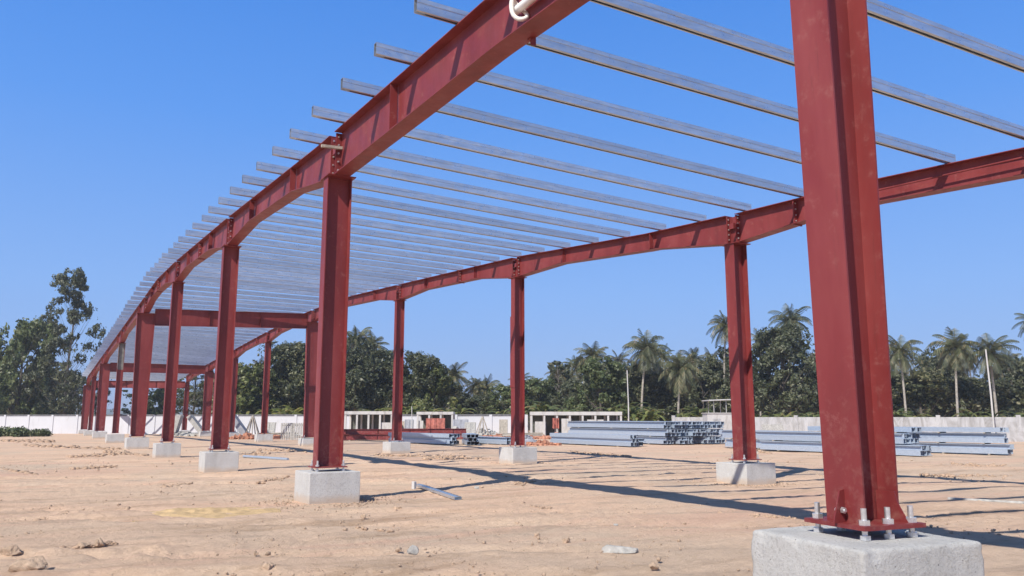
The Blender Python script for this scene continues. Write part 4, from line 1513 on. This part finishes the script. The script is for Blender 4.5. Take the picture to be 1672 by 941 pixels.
for k, px, D, yc, sc, lab in [
    (0, 1183, 112, 533, .95, 'tall coconut palm showing left of the shadowed rear column'),
    (1, 1288, 128, 527, 1.1, 'coconut palm crown poking above the big dark round tree'),
    (1, 1047, 108, 573, 1.08, 'big coconut palm with spread fronds above the slim white pole'),
    (2, 1076, 128, 585, .95, 'yellowish coconut palm just right of the big spread one'),
    (3, 1107, 100, 604, .95, 'drooping coconut palm with a bare trunk left of the canopy'),
    (2, 1135, 126, 590, .85, 'small coconut palm behind the drooping one'),
    (0, 972, 126, 582, 1.0, 'coconut palm leaning over the fresh green tree'),
    (3, 1480, 96, 577, .9, 'coconut palm just right of the huge column'),
    (1, 1564, 95, 570, .95, 'coconut palm in the middle of the three at right'),
    (0, 1628, 94, 577, 1.0, 'coconut palm behind the tall thin pale pole'),
    (2, 1688, 112, 526, .95, 'tall coconut palm cut by the right edge'),
    (0, 1660, 125, 592, .95, 'coconut palm low at the right edge'),
    (2, 731, 128, 616, 1.0, 'thin grey palm left of the middle rear column'),
    (0, 770, 132, 634, .85, 'small palm between thin grey palm and middle rear column'),
    (1, 804, 132, 636, .9, 'small palm touching the left of the middle rear column'),
    (2, 615, 120, 567, 1.05, 'palm crown above dark trees, left of the rear column by the red pile'),
    (3, 580, 118, 560, 1.0, 'palm just right of the second front row column'),
    (0, 873, 136, 634, .85, 'small palm right of the middle rear column'),
    (2, 455, 122, 578, .9, 'palm top left of the broad rear column'),
    (4, 700, 118, 600, .9, 'palm just left of the thin grey palm, rising from the dark leaning tree'),
    (5, 845, 140, 622, .8, 'thin palm partly hidden by the middle rear column'),
    (4, 905, 132, 612, .8, 'small palm left of the feathery cone shaped tree'),
    (5, 948, 130, 600, .9, 'narrow palm between the feathery tree and the leaning palm'),
    (4, 1012, 128, 592, .9, 'ragged palm left of the slim white pole'),
    (5, 1090, 132, 582, .8, 'far palm tip between the big spread palm and the drooping one'),
    (4, 1160, 130, 588, .9, 'ragged palm over the canopy'),
    (5, 1242, 128, 560, .9, 'thin palm right of the shadowed rear column'),
    (4, 1455, 116, 590, .85, 'ragged palm touching the right side of the huge column'),
    (5, 1520, 120, 596, .8, 'small far palm between the first two right palms'),
    (4, 1594, 118, 588, .85, 'small ragged palm between the middle right palm and the thin pole'),
    (5, 545, 124, 574, .9, 'thin palm behind the second front row column'),
    (4, 415, 130, 600, .8, 'small palm over the olive tree behind the frame'),
    (1, 327, 150, 648, .8, 'far small palm seen through the frame at left'),
    (0, 136, 150, 655, .8, 'far small palm just left of the frame'),
]: palm(k, px, D, yc, sc, lab)

for kind, px, D, yt, lab, w in [
    ('tall', 102, 124, 432, 'tall loose tree at left rising above everything', .84),
    ('green2', 28, 126, 520, 'dark dense tree at the left edge', 1.15),
    ('dense2', -40, 128, 526, 'dark tree cut by the left edge', 1.1),
    ('tall', 62, 130, 516, 'dark tree between the left edge and the tall loose tree', .5),
    ('feather', 126, 140, 612, 'small loose tree right of the tall one at left', .6),
    ('tall', 155, 140, 585, 'thin far tree touching the low roof end', .5),
    ('feather', 222, 142, 630, 'far light tree seen left of the wide tapered column', .9),
    ('green2', 262, 140, 632, 'far loose tree seen behind the fourth front column', .9),
    ('tall', 315, 118, 560, 'loose tree seen between the fourth and third front columns', .62),
    ('feather', 385, 112, 590, 'feathery tree right of the third front column', 1.1),
    ('green', 408, 112, 592, 'olive green tree beside the feathery one', 1.0),
    ('round', 466, 116, 560, 'big dark tree left of the second front column', 1.0),
    ('dense', 510, 118, 556, 'big dark tree behind the broad rear column', 1.05),
    ('dense', 575, 114, 548, 'big dark tree right of the second front column', 1.0),
    ('dense2', 625, 116, 570, 'dark tree under the palm crown before the red pile', 1.1),
    ('dense', 680, 112, 574, 'dark leaning tree right of the rear column by the red pile', .95),
    ('green', 702, 110, 592, 'light olive tree on the slope of dark leaning one', .75),
    ('feather', 745, 122, 640, 'pale wispy tree left of the small palms', 1.3),
    ('feather', 914, 120, 588, 'feathery cone shaped tree right of the middle rear column', 1.0),
    ('green2', 880, 118, 618, 'low green tree right of the middle rear column', .9),
    ('green', 980, 106, 582, 'fresh bright green tree left of the slim white pole', .92),
    ('dense2', 1022, 112, 588, 'dark tree behind the slim white pole', .9),
    ('dense', 1062, 114, 598, 'dark tree below the big spread palm', 1.0),
    ('dense2', 1115, 116, 600, 'dark tree behind the drooping palm', 1.05),
    ('bushy', 1150, 112, 604, 'bushy dark tree above the canopy', 1.1),
    ('dense', 1195, 114, 566, 'dark tree behind the shadowed rear column', .85),
    ('round', 1280, 104, 532, 'big dark round tree left of the huge column', .92),
    ('dense2', 1330, 110, 560, 'dark tree half hidden by the huge column', .9),
    ('bushy', 1440, 106, 604, 'bushy grey green tree right of the huge column', 1.2),
    ('bushy', 1505, 104, 606, 'bushy tree between the first and second right palms', 1.2),
    ('dense2', 1536, 112, 566, 'dark loose tree left of the middle right palm', .7),
    ('bushy', 1590, 102, 618, 'olive bushy tree below the right palms', 1.15),
    ('dense', 1655, 106, 584, 'dark tree at the right edge', .95),
    ('bushy', 1700, 104, 580, 'bushy tree cut by the right edge', 1.2),
    ('green2', 836, 116, 628, 'low green tree hidden partly by the middle rear column', .95),
    ('bushy', 780, 120, 646, 'low bushy tree behind the grey rubble', 1.1),
    ('bushy', 940, 114, 622, 'bushy tree between the feathery and the fresh green one', 1.0),
]: tree(kind, px, D, yt, lab, w, 'trees beyond the boundary wall')

# banana plants along the wall
def banana_mesh(seed):
    rnd = random.Random(seed)
    st = MB(); st.tube([(0, 0, -.2), (.05, 0, .9), (.08, .03, 1.7)], [.14, .11, .07], 7)
    V, Q = [], []
    for k in range(12):
        az = k * 2.399 + rnd.uniform(-.3, .3)
        d = Vector((math.cos(az), math.sin(az), 0)); s = Vector((-math.sin(az), math.cos(az), 0))
        e = R(84) - k * R(4) + R(rnd.uniform(-8, 8))
        p = Vector((.08, .03, 1.6)); L = rnd.uniform(1.7, 2.5)
        n = 8
        row = []
        for i in range(n + 1):
            t = i / n
            w = .19 * math.sin(math.pi * min(1, t * .9 + .05)) ** .7
            up = Vector((0, 0, 1))
            row.append((p - s * w - up * w * .45, p.copy(), p + s * w - up * w * .45))
            p = p + (d * math.cos(e) + up * math.sin(e)) * (L / n)
            e -= R(15)
        for i in range(n):
            b0 = len(V)
            V += [tuple(q) for q in row[i]] + [tuple(q) for q in row[i + 1]]
            Q += [(b0, b0 + 1, b0 + 4, b0 + 3), (b0 + 1, b0 + 2, b0 + 5, b0 + 4)]
    return st.mesh('stem', M['banana']), np_mesh('leaves', np.array(V), np.array(Q), M['banana'])


BP = [banana_mesh(s) for s in (1, 2, 3)]
rnd = random.Random(77)
spots = [rnd.uniform(560, 1150) for _ in range(52)] + [rnd.uniform(1225, 1345) for _ in range(24)] + [rnd.uniform(1425, 1700) for _ in range(48)]
spots += [rnd.uniform(380, 500) for _ in range(8)]
for i, px in enumerate(spots):
    D = (121 - 29 * (px + 170) / 1030 + rnd.uniform(1.5, 7)) if px < 860 else (92 + rnd.uniform(-1, 6)) if px < 1150 else (82 + rnd.uniform(0, 9))
    p = at(px, D)
    root = empty('banana_plant', (p.x, p.y, gz(p.x, p.y)), rnd.uniform(0, 6.28))
    tag(root, 'light green banana plant growing in the thicket along the boundary wall', 'banana plant', 'banana plants along the wall')
    st, lv = BP[i % 3]
    s = rnd.uniform(.85, 1.4) if px < 1160 else rnd.uniform(.55, 1.1)
    place(st, 'stem', root, sc=(s,) * 3); place(lv, 'leaves', root, sc=(s,) * 3)

# weeds in front of the white wall at far left
def shrub_mesh(seed, r, h, n):
    rn = np.random.RandomState(seed)
    rd = random.Random(seed)
    cl = [((rd.uniform(-r, r) * .8, rd.uniform(-r, r) * .5, rd.uniform(.25, .6) * h), r * rd.uniform(.3, .5), .8) for _ in range(12)]
    return crown_mesh('shrub', cl, n, .17, M['leafg'], seed)


SH = [shrub_mesh(5, 1.5, 1.3, 1500), shrub_mesh(6, 1.2, .9, 1100)]
for i, (px, D, s, lab) in enumerate([(8, 92, .9, 'low green shrub at the foot of the white wall, at the left edge'), (40, 90, 1.15, 'largest green shrub at the foot of the white wall at left'),
                                    (66, 91, .7, 'small green shrub right of the largest one by the white wall'), (-15, 88, .9, 'green shrub cut by the left edge')]):
    p = at(px, D)
    o = place(SH[i % 2], 'shrub', None, (p.x, p.y, gz(p.x, p.y)), (0, 0, i * 1.3), (s, s, s))
    tag(o, lab, 'shrub', 'shrubs by the white wall')

# the wood behind that reads as one mass
def woodland():
    rn = np.random.RandomState(8)
    n = 42000
    px = rn.uniform(-250, 1950, n)
    px = px[(px < 120) | (px > 345)]
    D = 138 + rn.rand(len(px)) * 34
    base = 10.4 + 2.2 * vnoise(px / 70, px * 0, 2) + 1.6 * vnoise(px / 23, px * 0 + D * .05, 3)
    base = np.where((px > 730) & (px < 900), base * .62, base)
    z = base * rn.rand(len(px)) ** .7
    x = D * (FH.x + RT.x * (px - 836) / 1322); y = D * (FH.y + RT.y * (px - 836) / 1322)
    P = np.stack([x, y, z - .6], -1)
    Nn = unit(rn.normal(size=P.shape) * .6 + np.array([-.3, -.5, .5]))
    V, Q = leaf_quads(P, Nn, .75, rn)
    o = place(np_mesh('woodland', V, Q, M['wood']), 'woodland')
    tag(o, 'dark mass of far trees filling the gaps behind the wall', 'woodland', kind='stuff')


woodland()

# far hill in the left gap
def hill():
    nu, nv = 80, 10
    V = []
    for j in range(nv):
        t = j / (nv - 1)
        for i in range(nu):
            px = -400 + i * 18
            p = at(px, 1500 + 700 * t)
            hh = (26 + 14 * math.sin(px / 95 + 1) + 7 * math.sin(px / 37)) * math.sin(math.pi * t)
            V.append((p.x, p.y, -2 + max(0, hh) * 1.0))
    Q = [(j * nu + i, j * nu + i + 1, (j + 1) * nu + i + 1, (j + 1) * nu + i) for j in range(nv - 1) for i in range(nu - 1)]
    o = place(np_mesh('hill', np.array(V), np.array(Q), M['hill'], True), 'hill')
    tag(o, 'faint low hill far behind the frame at left', kind='structure')


hill()


# the dusty air of the yard: a thin even haze round everything
def haze():
    mt = bpy.data.materials.new('haze')
    mt.use_nodes = True
    nt = mt.node_tree
    nt.nodes.clear()
    out = nt.nodes.new('ShaderNodeOutputMaterial')
    vol = nt.nodes.new('ShaderNodeVolumePrincipled')
    vol.inputs['Color'].default_value = (0.86, 0.92, 1.0, 1)
    vol.inputs['Density'].default_value = HAZE
    vol.inputs['Anisotropy'].default_value = 0.1
    nt.links.new(vol.outputs[0], out.inputs['Volume'])
    m = MB(); m.box((0, 0, 19), (5600, 5600, 42))
    o = m.build('haze', mt)
    tag(o, 'thin pale haze in the air over the whole yard', kind='stuff')


HAZE = 0.00045
haze()
